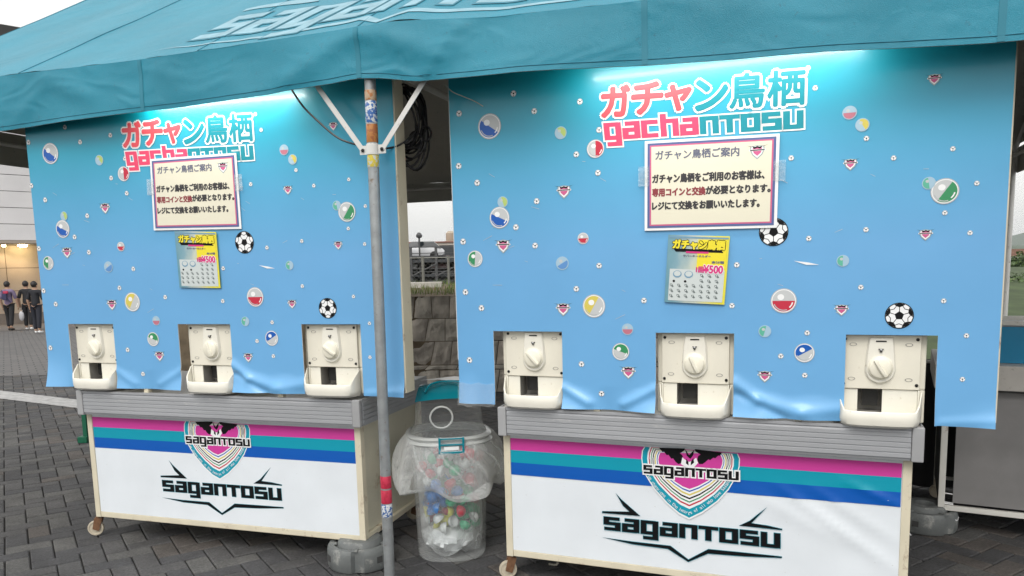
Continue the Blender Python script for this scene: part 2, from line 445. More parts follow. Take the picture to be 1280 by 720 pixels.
for i in range(5):
    y0, y1, z0, z1 = ys[i], ys[i + 1], zs[i], zs[i + 1]
    X = 60 if i < 3 else 8000
    if i == 0: gm.add([(-60, y0, z0), (60, y0, z0), (60, y1, z1), (-60, y1, z1)], [(0, 1, 2, 3)], 0)
    elif i < 3: gm.add([(-60, y0, z0), (60, y0, z0), (60, y1, z1), (-60, y1, z1)], [(0, 1, 2, 3)], 1)
    else: gm.add([(-X, y0, z0), (X, y0, z0), (X, y1, z1), (-X, y1, z1)], [(0, 1, 2, 3)], 2)
gm.add([(-8000, -3000, -.5), (-60, -3000, -.5), (-60, 60, -.5), (-8000, 60, -.5)], [(0, 1, 2, 3)], 2)
gm.add([(60, -3000, -.5), (8000, -3000, -.5), (8000, 60, -.5), (60, 60, -.5)], [(0, 1, 2, 3)], 2)
pave = tag(obj('ground', gm.mesh('ground', [JOINT, FARP, GRASSB])), None, None, kind='structure')

def brick_poly(cx, cy, along, rnd):
    """one bevelled brick in brick coordinates; along = 0 lies across, 1 lies lengthwise"""
    g = .0035; ch = .006
    w_, l_ = (2 * BW, BW) if along == 0 else (BW, 2 * BW)
    x0, x1, y0, y1 = cx + g, cx + w_ - g, cy + g, cy + l_ - g
    h = rnd.uniform(-.0025, .0015); t1, t2 = rnd.uniform(-.0012, .0012), rnd.uniform(-.0012, .0012)
    V = []
    for (x, y, i) in ((x0, y0, 0), (x1, y0, 0), (x1, y1, 0), (x0, y1, 0)): V.append((x, y, -.014))
    for (x, y) in ((x0, y0), (x1, y0), (x1, y1), (x0, y1)): V.append((x, y, -.005 + h))
    for sx_, sy_, (x, y) in ((1, 1, (x0, y0)), (-1, 1, (x1, y0)), (-1, -1, (x1, y1)), (1, -1, (x0, y1))):
        V.append((x + ch * sx_, y + ch * sy_, h + t1 * -sx_ + t2 * -sy_))
    Fc = [(0, 1, 5, 4), (1, 2, 6, 5), (2, 3, 7, 6), (3, 0, 4, 7), (4, 5, 9, 8), (5, 6, 10, 9), (6, 7, 11, 10), (7, 4, 8, 11), (8, 9, 10, 11)]
    V = [(p[0] * bu.x + p[1] * bv.x, p[0] * bu.y + p[1] * bv.y, p[2]) for p in V]
    return V, Fc
def project(p):
    d = Vector(p) - Vector((0, 0, H)); zc = d.dot(fwd)
    if zc < .1: return None
    return (640 + F_ * d.dot(Rv) / zc, CY - F_ * d.dot(Uv) / zc, zc)
rb = random.Random(3)
cells = []
N = 130
for i in range(-N, N):
    for j in range(-20, N + 20):
        k = (i - j) % 4
        if k not in (0, 3): continue
        al = 0 if k == 0 else 1
        cx, cy = i * BW, j * BW
        mx, my = cx + BW * (1 if al == 0 else .5), cy + BW * (.5 if al == 0 else 1)
        X, Y = mx * bu.x + my * bv.x, mx * bu.y + my * bv.y
        if Y < 3.0 or Y > 12.4 or abs(X) > Y * .85 + .8: continue
        cells.append((cx, cy, al, X, Y))
def visible_score(c):
    X, Y = c[3], c[4]; p = project((X, Y, 0))
    if not p or p[0] < -10 or p[0] > 1290 or p[1] > 735: return 99
    u, v = p[0], p[1]
    # open ground in the photograph: left of and under the left cart, between the carts, right foot
    if u < 120 or (u < 470 and v > 640 + (u - 120) * .1) or (488 < u < 640 and v > 640) or u > 1140: return Y
    return 40 + Y
cells.sort(key=visible_score)
bmb = MB()
for n_, (cx, cy, al, X, Y) in enumerate(cells):
    V, Fc = brick_poly(cx, cy, al, rb)
    if n_ < 300:
        m = MB()
        V = [(p[0] - X, p[1] - Y, p[2]) for p in V]
        m.add(V, Fc)
        o = obj('brick', m.mesh('brick', BRICKS[rb.choice((0, 0, 0, 1, 1, 1, 3, 3, 2))]), pave, loc=(X, Y, 0))
    else:
        bmb.add(V, Fc, rb.choice((0, 0, 0, 1, 1, 1, 3, 3, 2)))
o = obj('paving_bricks', bmb.mesh('paving_bricks', BRICKS), pave, kind='stuff')
# pale strip laid across the paving at the left
p0, p1 = ground(-60, 482), ground(100, 501)
q0, q1 = ground(-60, 491), ground(100, 511)
m = MB(); m.add([(p0.x, p0.y, .004), (p1.x, p1.y, .004), (q1.x, q1.y, .004), (q0.x, q0.y, .004), (p0.x, p0.y, .012), (p1.x, p1.y, .012), (q1.x, q1.y, .012), (q0.x, q0.y, .012)],
      [(4, 5, 6, 7), (0, 1, 5, 4), (1, 2, 6, 5), (2, 3, 7, 6), (3, 0, 4, 7)])
tag(obj('cable_cover', m.mesh('cable_cover', mat('worn white strip', (.36, .36, .36), .6, var=.25, vs_=12, dirt=((.15, .15, .15), .2, 20)))), 'worn pale strip laid flat across the brick paving left of the wagons', 'ground strip')

# hills far behind
def ridge(name, y, x0, x1, base, amp, seed, colr):
    m = MB(); n = 160
    for i in range(n + 1):
        x = x0 + (x1 - x0) * i / n
        h = base + amp * (noise.fractal(Vector((x / 900 + seed, seed, 0)), 1, 2, 4))
        h *= .12 + .88 * min(1, max(0, (x / y - .1) / .35))
        m.v += [(x, y, -5), (x, y + 150, max(3, h * .6)), (x, y + 420, max(5, h)), (x, y + 900, -5)]
    for i in range(n):
        for k in range(3): m.f.append((i * 4 + k, (i + 1) * 4 + k, (i + 1) * 4 + k + 1, i * 4 + k + 1)); m.mi.append(0)
    tag(obj(name, m.mesh(name, mat(name, colr, .95, var=.25, vs_=.01), smooth=True)), None, None, kind='structure')
ridge('mountains', 5200, -7000, 8000, 210, 120, 1.3, (.05, .08, .045))
ridge('hills', 2300, -4000, 5000, 52, 30, 4.1, (.05, .08, .04))

# ================================================================== WAGONS
add_creases(PANEL, 3.0, .10, .01)
def front_print(dx=0.0, dz=0.0):
    """stripes, crest and word mark of a wagon's front sheet, measured on the right wagon and reused"""
    PF = lambda u, v: on_cart(u, v, -.004)
    mats = [MAG, TEAL, BLUE, WHITE, BLACK, RED, YEL, GREENP, TEALT, SHGREY]
    def T(ps): return [(x + dx, z + dz) for x, z in ps]
    X0, X1 = .001, 1.776
    st = []
    for k, (a, b) in enumerate(((.752, .690), (.690, .626), (.626, .562))):
        st.append(([(X0, b), (X1, b), (X1, a), (X0, a)], 0, k))
    stripes = lay(st, 0, mats, 'stripe_print')
    # crest
    cc = lambda x, y: PF(790 + x / 4.5, 550 + y / 4.5)
    outer = [(75, 20), (62, 60), (58, 100), (62, 140), (80, 195), (128, 272), (200, 352), (265, 408), (322, 437), (395, 402), (478, 342), (540, 275), (585, 200), (600, 150), (602, 105), (590, 60), (575, 25)]
    cx, cy = 329, 118
    def sc_(k, kx=None):
        kx = kx if kx else .34 + .66 * k
        return [cc(cx + (x - cx) * kx, max(cy + (y - cy) * k, 38 + (x - 75) * .075)) for x, y in outer]
    P = []
    for lay_, (k, mi) in enumerate(((1.035, 3), (1.0, 1), (.845, 3), (.80, 5), (.77, 3), (.735, 7), (.71, 3), (.675, 4), (.645, 3), (.61, 6), (.58, 3), (.545, 2), (.52, 3), (.49, 0))):
        P.append((sc_(k, (1.02 if k > 1 else None)), 1 + lay_ * .5, mi))
    # shading of the silver feathers beside the ring
    for sgn in (-1, 1):
        for q in range(5):
            x = cx + sgn * (205 + q * 6); P.append(([cc(x, 90 + q * 4), cc(x + 2.5, 90 + q * 4), cc(x + 2.5 - sgn * 4, 150 - q * 3), cc(x - sgn * 4, 150 - q * 3)], 8.2, 9))
    wing = lambda ps: P.append(([cc(x, y) for x, y in ps], 8.6, 4))
    wing([(152, 42), (172, 66), (180, 64), (196, 84), (206, 82), (222, 104), (232, 102), (246, 122), (262, 134), (280, 128), (290, 108), (284, 84), (270, 74), (292, 60), (300, 50), (296, 46)])
    wing([(508, 70), (494, 88), (486, 86), (468, 102), (458, 98), (440, 112), (430, 108), (412, 124), (398, 134), (378, 134), (368, 112), (372, 90), (386, 80), (362, 66), (352, 56), (356, 50)])
    P.append(([cc(x, y) for x, y in [(284, 96), (300, 110), (322, 122), (340, 116), (362, 98), (372, 128), (352, 150), (300, 150), (276, 134)]], 9.0, 3))
    P.append(([cc(x, y) for x, y in [(300, 50), (322, 84), (350, 54), (345, 84), (330, 104), (322, 100), (308, 86)]], 9.3, 4))
    P.append(([cc(x, y) for x, y in [(306, 104), (318, 122), (319, 142), (304, 130)]], 9.5, 4))
    P.append(([cc(x, y) for x, y in [(346, 100), (332, 122), (331, 142), (350, 126)]], 9.5, 4))
    qm = quadmap([cc(66, 138), cc(600, 176), cc(600, 226), cc(66, 186)])
    P += mark_polys('saganTOsu', qm, 10, 3, grow=.15)
    P += mark_polys('saganTOsu', qm, 10.6, 4, grow=.0)
    # motto running round the ring
    motto = 'True champions in the hearts of all who love Sagantosu'
    path = [(84, 178), (112, 232), (150, 280), (205, 335), (262, 385), (322, 412), (385, 382), (440, 345), (490, 300), (532, 250), (566, 190)]
    pp = [Vector(cc(*p)) for p in path]; L = [0]
    for a, b in zip(pp, pp[1:]): L.append(L[-1] + (b - a).length)
    for i, ch in enumerate(motto):
        if ch == ' ': continue
        s = L[-1] * (i + .5) / len(motto)
        for k in range(len(L) - 1):
            if L[k] <= s <= L[k + 1]: break
        d = (pp[k + 1] - pp[k]).normalized(); c0 = pp[k] + d * (s - L[k]); nrm = Vector((-d.y, d.x))
        vs, fs, asp = glyphs(ch); hgt = .0155 if (ch.isupper() or ch in 'hlft') else .0115; wd = min(.0105, hgt * asp)
        for f in fs: P.append(([tuple(c0 + d * (vs[i_][0] - .5) * wd + nrm * (vs[i_][1] * hgt - .007)) for i_ in f], 8.3, 3))
    crest = lay(P, 0, mats, 'crest_print')
    # big word mark
    Q = []
    wq = lambda x, y: PF(740 + x / 5.12, 600 + y / 5.12)
    qm = quadmap([wq(78, 234), wq(1202, 342), wq(1202, 437), wq(78, 316)])
    Q += mark_polys('saganTOsu', qm, 1, 8, grow=.028)
    Q += mark_polys('saganTOsu', qm, 1.6, 4)
    shapes = ([(152, 84), (186, 124), (308, 230), (66, 210), (66, 200), (240, 203), (200, 165)],
              [(1121, 172), (1060, 232), (1020, 276), (1120, 292), (1216, 313), (1216, 320), (1090, 306), (942, 292), (1010, 262), (1060, 222)],
              [(64, 366), (250, 394), (502, 422), (617, 510), (745, 443), (980, 466), (1214, 490), (1214, 498), (980, 488), (742, 470), (616, 523), (486, 440), (260, 410)])
    for s_ in shapes:
        c = Vector((sum(p[0] for p in s_) / len(s_), sum(p[1] for p in s_) / len(s_)))
        g = []
        n = len(s_)
        for i, p in enumerate(s_):
            a = (Vector(p) - Vector(s_[i - 1])).normalized(); b = (Vector(s_[(i + 1) % n]) - Vector(p)).normalized()
            nn = Vector((a.y, -a.x)) + Vector((b.y, -b.x)); nn = nn.normalized() * 2.6
            g.append((p[0] + nn.x, p[1] + nn.y))
        Q.append(([wq(*p) for p in g], .3, 8))
        Q.append(([wq(*p) for p in s_], .9, 4))
    wordmark = lay(Q, 0, mats, 'word_mark_print')
    return stripes, crest, wordmark
PRINT = front_print()

def build_wagon(M, label, dxc=0.0, rag=False):
    W, D = 1.779, .78
    zb, zt, zT = .125, .777, .920
    g = thing('display_wagon', label, 'wagon', M, (W / 2, D / 2, 0))
    # posts and rails
    ps = .036
    for (x, y) in ((-ps, 0), (W, 0), (-ps, D - ps), (W, D - ps)):
        m = MB(); m.box(x, x + ps, y - .006, y + ps, zb, zt - .001); part('post', m.mesh('post', FRAME, bevel=.003), g)
    for (a, b, c, d) in ((0, W, -.003, .03), (0, W, D - .033, D)):
        m = MB(); m.box(a + .001, b - .001, c, d, zb + .002, .160); part('bottom_rail', m.mesh('bottom_rail', FRAME, bevel=.003), g)
    for x in (-.033, W + .003):
        m = MB(); m.box(x, x + .030, ps + .001, D - ps - .001, zb + .002, .160); part('side_rail', m.mesh('side_rail', FRAME, bevel=.003), g)
    # sheets: the printed front one is slightly slack, with diagonal creases towards the right end
    m = MB(); nx, nz = 70, 26
    def slack(x, z):
        d = 0
        for (x0, z0, x1, z1, wd, am) in ((1.30, .60, 1.77, .28, .018, .006), (1.42, .62, 1.78, .40, .014, .004), (1.55, .66, 1.79, .56, .014, .004), (1.15, .58, 1.6, .36, .03, .003)):
            dx_, dz_ = x1 - x0, z1 - z0; L = math.hypot(dx_, dz_); t = ((x - x0) * dx_ + (z - z0) * dz_) / L / L
            if -.1 < t < 1.1:
                pr = ((x - x0) * -dz_ + (z - z0) * dx_) / L
                d -= 1.9 * am * math.exp(-(pr / wd) ** 2) * max(0, math.sin(math.pi * min(1, max(0, (t + .1) / 1.2))))
        return d
    creased = M is MR
    for j in range(nz + 1):
        for i in range(nx + 1):
            x, z = W * i / nx, .161 + (.776 - .161) * j / nz
            m.v.append((x, (slack(x, z) if creased else 0) + .0, z))
    for j in range(nz):
        for i in range(nx): m.f.append((j * (nx + 1) + i, j * (nx + 1) + i + 1, (j + 1) * (nx + 1) + i + 1, (j + 1) * (nx + 1) + i)); m.mi.append(0)
    part('front_sheet', m.mesh('front_sheet', PANEL, smooth=True), g)
    names = ('stripe_print', 'crest_print', 'word_mark_print')
    for nme, me in zip(names, PRINT):
        me2 = me
        if creased:
            me2 = me.copy(); bm = bmesh.new(); bm.from_mesh(me2)
            if nme == 'stripe_print':
                bmesh.ops.subdivide_edges(bm, edges=[e for e in bm.edges if abs(e.verts[0].co.z - e.verts[1].co.z) < 1e-4], cuts=90, use_grid_fill=True)
                bmesh.ops.subdivide_edges(bm, edges=[e for e in bm.edges if abs(e.verts[0].co.x - e.verts[1].co.x) < 1e-4], cuts=3, use_grid_fill=True)
            for v in bm.verts: v.co.y += slack(v.co.x, v.co.z) * 1.0
            for v in bm.verts: v.co.y -= .0016 if nme == 'stripe_print' else .0036
            if nme == 'stripe_print':
                for f in bm.faces: f.smooth = True
            bm.to_mesh(me2); bm.free()
        part(nme, me2, g)
    m = MB(); m.box(W + .004, W + .012, ps, D - ps, .161, .776); part('side_sheet', m.mesh('side_sheet', SIDEP), g)
    m = MB(); m.box(-.012, -.004, ps, D - ps, .161, .776); part('side_sheet', m.mesh('side_sheet', SIDEP), g)
    m = MB(); m.box(0, W, D - .02, D - .012, .161, .776); part('back_sheet', m.mesh('back_sheet', SIDEP), g)
    m = MB(); m.box(0, W, .04, D - .03, .163, .172); part('shelf', m.mesh('shelf', SIDEP), g)
    # counter: top slab, ribbed aluminium edge with caps
    m = MB(); m.box(-.030, 1.838, -.035, D + .035, zt + .02, zT - .004); part('counter_top', m.mesh('counter_top', TOPP, bevel=.003), g)
    def edge(x0, x1, fr):
        prof = [(0, zt), (-.016, zt), (-.018, zt + .006)]
        n = 5; z = zt + .012; step = (zT - .020 - z) / n
        for k in range(n):
            prof += [(-.0205, z), (-.024, z + .002), (-.024, z + step - .005), (-.0205, z + step - .003)]; z += step
        prof += [(-.018, zT - .016), (-.025, zT - .012), (-.025, zT), (0, zT)]
        return prof
    pr = edge(0, 0, 0)
    m = MB(); n = len(pr); xa, xb = .006, 1.800
    m.v = [(xa, -.0355 + y, z) for y, z in pr] + [(xb, -.0355 + y, z) for y, z in pr]
    m.f = [(i, i + 1, n + i + 1, n + i) for i in range(n - 1)] + [tuple(range(n)), tuple(reversed(range(n, 2 * n)))]; m.mi = [0] * len(m.f)
    part('edge_trim', m.mesh('edge_trim', ALU), g)
    for xs_, xe, sg in ((-.038, -.0305, -1), (1.8385, 1.846, 1)):
        m = MB(); m.v = [((xs_ if sg < 0 else xe) - sg * 0 , 0, 0)]; m.v = []
        for k in range(2):
            yy = -.03 if k == 0 else D + .03
            m.v += [((xs_ if sg < 0 else xe) + 0 * y, yy, z) for y, z in ((0, zt), (0, zT))]
        x_in = -.0302 if sg < 0 else 1.8382
        m = MB(); m.box(min(x_in, x_in + sg * .008), max(x_in, x_in + sg * .008), -.030, D + .03, zt, zT)
        for k in range(5):
            z = zt + .014 + k * .024; m.box(min(x_in + sg * .0078, x_in + sg * .013), max(x_in + sg * .0078, x_in + sg * .013), -.028, D + .028, z, z + .017)
        part('side_trim', m.mesh('side_trim', ALU), g)
    for xa_, xb_ in ((-.040, .004), (1.802, 1.848)):
        m = MB(); m.box(xa_, xb_, -.064, -.0365, zt - .002, zT + .001); part('corner_cap', m.mesh('corner_cap', ALU2, bevel=.006, seg=3), g)
    # castors
    for (x, y, ang) in ((-.045 if M is ML else -.02, .02, .5), (W - .02, .04, -.3), (0.0, D - .03, .4), (W - .01, D - .03, .2)):
        Mc = Matrix.Translation((x, y, 0)) @ Matrix.Rotation(ang, 4, 'Z')
        m = MB(); m.tube([(0, 0, .122), (0, 0, .105)], .016, 10, M=Mc)
        for s_ in (-1, 1): m.add([(-.035, s_ * .018 - .0015, .045), (.0, s_ * .018 - .0015, .03), (.024, s_ * .018 - .0015, .106), (-.022, s_ * .018 - .0015, .106),
                                  (-.035, s_ * .018 + .0015, .045), (.0, s_ * .018 + .0015, .03), (.024, s_ * .018 + .0015, .106), (-.022, s_ * .018 + .0015, .106)],
                                 [(0, 1, 2, 3), (7, 6, 5, 4), (0, 4, 5, 1), (1, 5, 6, 2), (2, 6, 7, 3), (3, 7, 4, 0)], M=Mc)
        m.box(-.022, .024, -.0195, .0195, .1062, .111, M=Mc)
        c = part('castor', m.mesh('castor', RUST), g)
        m = MB(); Mw = Mc @ Matrix.Translation((-.02, 0, .047)) @ Matrix.Rotation(math.pi / 2, 4, 'X')
        m.lathe([(.006, -.012), (.02, -.013), (.022, -.009), (.036, -.009), (.038, -.013), (.045, -.012), (.047, -.006), (.047, .006), (.045, .012), (.038, .013), (.036, .009), (.022, .009), (.02, .013), (.006, .012)], 24, Mw)
        wv = part('wheel', m.mesh('wheel', WHEEL, smooth=True), c, sub=True)
    return g
wag_l = build_wagon(ML, 'cream steel display wagon on castors with striped white front, left of the metal pole')
wag_r = build_wagon(MR, 'cream steel display wagon on castors with creased striped front, right of the clear bin')

# ================================================================== PRINTED BOARDS
SHIFT_L = (-.022, .022)
CUTS = {'R': [(-.054, .301), (.748, 1.092), (1.542, 1.880)], 'L': [(-.060, .274), (.728, 1.076), (1.523, 1.872)]}
EDG = {'R': (-.249, 2.092), 'L': (-.238, 2.109)}
CT = {'R': 1.300, 'L': 1.318}
ZB = {'R': .932, 'L': .944}
ZTOP = 2.60
def curl(side):
    c = CUTS[side]; z0 = ZB[side]; a, b = EDG[side]
    def ridge_(x, z, p, q, wd, am):
        dx_, dz_ = q[0] - p[0], q[1] - p[1]; L2 = dx_ * dx_ + dz_ * dz_
        t = min(1, max(0, ((x - p[0]) * dx_ + (z - p[1]) * dz_) / L2)); d = math.hypot(x - p[0] - t * dx_, z - p[1] - t * dz_)
        return -am * math.exp(-(d / wd) ** 2)
    def f(x, z):
        if z > z0 + .30: return 0
        d = 0
        h = max(0, 1 - (z - z0) / .11)
        if c[0][1] <= x <= c[1][0]:
            s = (x - c[0][1]) / (c[1][0] - c[0][1]); am = .5 if side == 'L' else 1
            d += -.030 * am * h * h * (abs(s - .5) * 2) ** 1.2 - .006 * h * math.sin(s * 9)
            d += ridge_(x, z, (c[0][1], z0 + .10), (c[0][1] + .13, z0 + .03), .02, .012 * am) + ridge_(x, z, (c[1][0], z0 + .11), (c[1][0] - .15, z0 + .03), .02, .012 * am)
        elif c[1][1] <= x <= c[2][0]:
            s = (x - c[1][1]) / (c[2][0] - c[1][1])
            d += -.022 * h * h * (1 - s) - .012 * h * (math.sin(s * 6.5) ** 2)
            d += ridge_(x, z, (c[1][1], z0 + .15), (c[1][1] + .10, z0 + .075), .024, .013) + ridge_(x, z, (c[1][1] + .10, z0 + .075), (c[1][1] + .28, z0 + .03), .030, .011) + ridge_(x, z, (c[1][1] + .28, z0 + .03), (c[2][0], z0 + .05), .030, .009)
            d += ridge_(x, z, (c[1][1] + .02, z0 + .10), (c[1][1] + .22, z0 + .0), .016, -.010)
        elif x > c[2][1]:
            e = max(0, (x - (b - .16)) / .16) * max(0, 1 - (z - z0) / .12); d += -.018 * e * e
            d += ridge_(x, z, (c[2][1] + .02, z0 + .01), (b, z0 + .03), .02, .005)
        else:
            hh = max(0, 1 - (z - z0) / (.22 if side == 'L' else .16))
            if side == 'L': d += -.035 * hh * hh * max(0, (c[0][0] - x) / (c[0][0] - a)) ** .6
            else: d += -.008 * hh * math.sin(max(0, x - a) * 30) - .010 * hh * hh
        return d
    return f
DISP = {'R': curl('R'), 'L': curl('L')}
def board_mesh(side):
    a, b = EDG[side]; c = CUTS[side]; z0, ct = ZB[side], CT[side]; f = DISP[side]
    def sub(p, q, step):
        n = max(1, int(round((q - p) / step))); return [p + (q - p) * i / n for i in range(n)]
    xs = [a]; brk = [a] + [e for cc in c for e in cc] + [b]
    X = []
    for p, q in zip(brk, brk[1:]): X += sub(p, q, .014)
    X.append(b)
    Z = sub(z0, z0 + .26, .009) + sub(z0 + .26, ct, .05) + sub(ct, ZTOP, .13) + [ZTOP]
    m = MB(); idx = {}
    def vert(i, j, s):
        key = (i, j, s)
        if key not in idx:
            x, z = X[i], Z[j]
            yy = YB + f(x, z) + (0 if s == 0 else .005)
            idx[key] = len(m.v); m.v.append((x, yy, z))
        return idx[key]
    def solid(i, j):
        if i < 0 or j < 0 or i >= len(X) - 1 or j >= len(Z) - 1: return False
        xm, zm = (X[i] + X[i + 1]) / 2, (Z[j] + Z[j + 1]) / 2
        return not (zm < ct and any(p < xm < q for p, q in c))
    for i in range(len(X) - 1):
        for j in range(len(Z) - 1):
            if not solid(i, j): continue
            m.f.append((vert(i, j, 0), vert(i + 1, j, 0), vert(i + 1, j + 1, 0), vert(i, j + 1, 0))); m.mi.append(0)
            m.f.append((vert(i, j + 1, 1), vert(i + 1, j + 1, 1), vert(i + 1, j, 1), vert(i, j, 1))); m.mi.append(1)
            for (di, dj, p, q) in ((-1, 0, (i, j), (i, j + 1)), (1, 0, (i + 1, j + 1), (i + 1, j)), (0, -1, (i + 1, j), (i, j)), (0, 1, (i, j + 1), (i + 1, j + 1))):
                if not solid(i + di, j + dj):
                    m.f.append((vert(*p, 0), vert(*q, 0), vert(*q, 1), vert(*p, 1))); m.mi.append(1)
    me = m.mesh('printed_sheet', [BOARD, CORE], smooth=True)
    return me

# ---- art on the board, measured on the right board (both carry the same print; the bird mascots are left out)
bb = lambda u, v: on_cart(u, v, YB)
ART = [WHITE, BLACK, CAPG, SHGREY, RED, BLUE, YEL, GREENP, TEALT, PINKT, CORAL,
       mat('faint capsule blue', (.10, .26, .55), .4), mat('faint capsule green', (.10, .42, .30), .4), mat('faint capsule red', (.48, .16, .22), .4), mat('faint capsule yellow', (.42, .55, .16), .4),
       mat('faint capsule pale', (.34, .50, .62), .4), mat('crest pink', (.55, .10, .25), .5), mat('crest grey', (.30, .36, .38), .5)]
iW, iK, iP, iS, iR, iB, iY, iG, iT, iPk, iCo, fB, fG, fR, fY, fP, cP, cG = range(18)
def px_r(u, v, r):
    a = bb(u - r, v); b = bb(u + r, v); c = bb(u, v)
    return c, abs(b[0] - a[0]) / 2
def capsule(u, v, r, colr, ang, faint=False, k0=1):
    (x, z), rr = px_r(u, v, r); P = []
    rz = rr * 1.0
    P.append((ring(x, z, rr, rz), k0, iS if not faint else fP))
    P.append((ring(x, z, rr * .93, rz * .93), k0 + .3, iW if not faint else fP))
    P.append((ring(x, z, rr * .86, rz * .86), k0 + .6, iP if not faint else fP))
    a = R(ang)
    P.append((ring(x, z, rr * .86, rz * .86, 16, a - math.pi / 2, a + math.pi / 2), k0 + .9, colr))
    # soft crescent and shine
    hx, hz = x - rr * .22, z + rr * .3
    P.append((ring(hx, hz, rr * .26, rr * .24, 14), k0 + 1.3, iW if not faint else iP))
    if not faint:
        arc = ring(x, z, rr * .74, rr * .74, 8, R(-50), R(-10)) + list(reversed(ring(x, z, rr * .64, rr * .64, 8, R(-50), R(-10))))
        P.append((arc, k0 + 1.3, iW))
        arc = ring(x, z, rr * .80, rr * .80, 10, R(200), R(290)) + list(reversed(ring(x, z, rr * .72, rr * .72, 10, R(200), R(290))))
        P.append((arc, k0 + 1.3, iS))
    return P
def football(u, v, r, k0=1, rot=0):
    (x, z), rr = px_r(u, v, r); P = [(ring(x, z, rr, rr), k0, iK), (ring(x, z, rr * .93, rr * .93), k0 + .3, iW)]
    pent = lambda s, ph=0: [(x + rr * s * math.cos(R(90 + 72 * k + rot) + ph), z + rr * s * math.sin(R(90 + 72 * k + rot) + ph)) for k in range(5)]
    a = pent(.34, math.pi / 5 * 0 + math.pi); P.append((a, k0 + .6, iK))
    for k in range(5):
        th = math.atan2(a[k][1] - z, a[k][0] - x)
        d = Vector((math.cos(th), math.sin(th))); n = Vector((-d.y, d.x)); wl = rr * .025
        q = [Vector((x, z)) + d * rr * .3 + n * wl, Vector((x, z)) + d * rr * .66 + n * wl, Vector((x, z)) + d * rr * .66 - n * wl, Vector((x, z)) + d * rr * .3 - n * wl]
        P.append(([tuple(p) for p in q], k0 + .8, iK))
        c = Vector((x, z)); th2 = th
        q = [c + d * rr * .64 ]
        patch = [c + Vector((math.cos(th2 - .42), math.sin(th2 - .42))) * rr * .93, c + Vector((math.cos(th2), math.sin(th2))) * rr * .95, c + Vector((math.cos(th2 + .42), math.sin(th2 + .42))) * rr * .93,
                 c + Vector((math.cos(th2 + .30), math.sin(th2 + .30))) * rr * .76, c + Vector((math.cos(th2), math.sin(th2))) * rr * .64, c + Vector((math.cos(th2 - .30), math.sin(th2 - .30))) * rr * .76]
        P.append(([tuple(p) for p in patch], k0 + 1.0, iK))
        for sg in (-1, 1):
            p0 = c + Vector((math.cos(th2 + sg * .30), math.sin(th2 + sg * .30))) * rr * .76
            p1 = c + Vector((math.cos(th2 + sg * .63), math.sin(th2 + sg * .63))) * rr * .62
            dd = (p1 - p0).normalized(); nn = Vector((-dd.y, dd.x)) * wl
            P.append(([tuple(p0 + nn), tuple(p1 + nn), tuple(p1 - nn), tuple(p0 - nn)], k0 + 1.2, iK))
    return P
def tiny_ball(u, v, k0=.5):
    (x, z), rr = px_r(u, v, 3.6)
    P = [(ring(x, z, rr, rr, 12), k0, iS), (ring(x, z, rr * .86, rr * .86, 12), k0 + .3, iW), (ring(x, z, rr * .32, rr * .32, 5), k0 + .6, iK)]
    for k in range(3):
        a = R(30 + 120 * k); P.append((ring(x + math.cos(a) * rr * .7, z + math.sin(a) * rr * .7, rr * .18, rr * .18, 5), k0 + .6, iK))
    return P
def tiny_crest(u, v, k0=.5, s=9.5, f=bb):
    x, z = f(u, v); (q1, _), (q2, _) = f(u - s, v), f(u + s, v); a = abs(q2 - q1) / 2
    T = lambda ps: [(x + px * a, z + pz * a) for px, pz in ps]
    sh = [(-.8, .5), (-.85, .1), (-.6, -.5), (0, -1.05), (.6, -.5), (.85, .1), (.8, .5), (0, .62)]
    P = [(T(sh), k0, cG), (T([(p[0] * .84, p[1] * .84) for p in sh]), k0 + .3, iW), (T([(p[0] * .66, p[1] * .62) for p in sh]), k0 + .6, cP)]
    P.append((T([(-.62, .5), (-.35, .18), (0, .32), (.35, .18), (.62, .5), (.25, .42), (0, .52), (-.25, .42)]), k0 + .9, iK))
    P.append((T([(-.95, .14), (.95, .14), (.95, -.06), (-.95, -.06)]), k0 + 1.2, iW)); P.append((T([(-.85, .10), (.85, .10), (.85, -.02), (-.85, -.02)]), k0 + 1.4, iK))
    P.append((T([(-1.25, .62), (-.7, .50), (-.7, .44)]), k0 + .9, iK)); P.append((T([(1.25, .62), (.7, .50), (.7, .44)]), k0 + .9, iK))
    return P
CAPS = [(612, 158, 14.5, iB, -125, 0), (701, 166, 7.5, fY, 40, 1), (744.5, 186, 11, iR, 0, 0), (624.5, 272, 12.5, iB, -115, 0), (628.5, 252.5, 6.5, fY, 20, 1), (594, 323.5, 9.5, iG, 175, 0),
        (742.5, 382.5, 14.2, iY, 150, 0), (703, 329, 8, fB, -60, 1), (784.5, 411.5, 7.2, fR, -90, 1), (776, 439.5, 10.8, iG, 70, 0), (729, 298, 7, iR, -90, 0), (979.5, 376, 16.5, iR, -90, 0),
        (956, 414, 8, fG, 165, 1), (1005.5, 441, 13, iB, 120, 0), (1053.5, 326, 8, fG, 180, 1), (1062, 141, 9.2, fR, -90, 1), (1078, 156, 9, iY, 30, 1), (1181, 239, 18.2, iG, -35, 0), (1161, 229, 8.8, fG, 190, 1)]
TB = [(642, 117), (668, 139), (725, 127), (574, 142), (573.5, 207.5), (720.5, 193), (749, 162.5), (596.6, 228.5), (645, 284), (671, 251.5), (579, 302), (669, 307), (747.5, 216), (749, 332), (582, 365), (602, 385), (587, 450),
      (720.5, 361), (805, 375.5), (727, 455), (752, 492), (1019, 110), (1083, 173), (989, 197.5), (1117, 197.5), (1191, 186), (1221, 229), (1181, 266), (1011, 298), (1082.5, 287), (1212.5, 291), (1076, 359), (1179.5, 376),
      (1009, 416), (1208, 419.5), (921, 331), (976, 445), (1006, 469), (915, 382), (1203, 474), (1010, 85)]
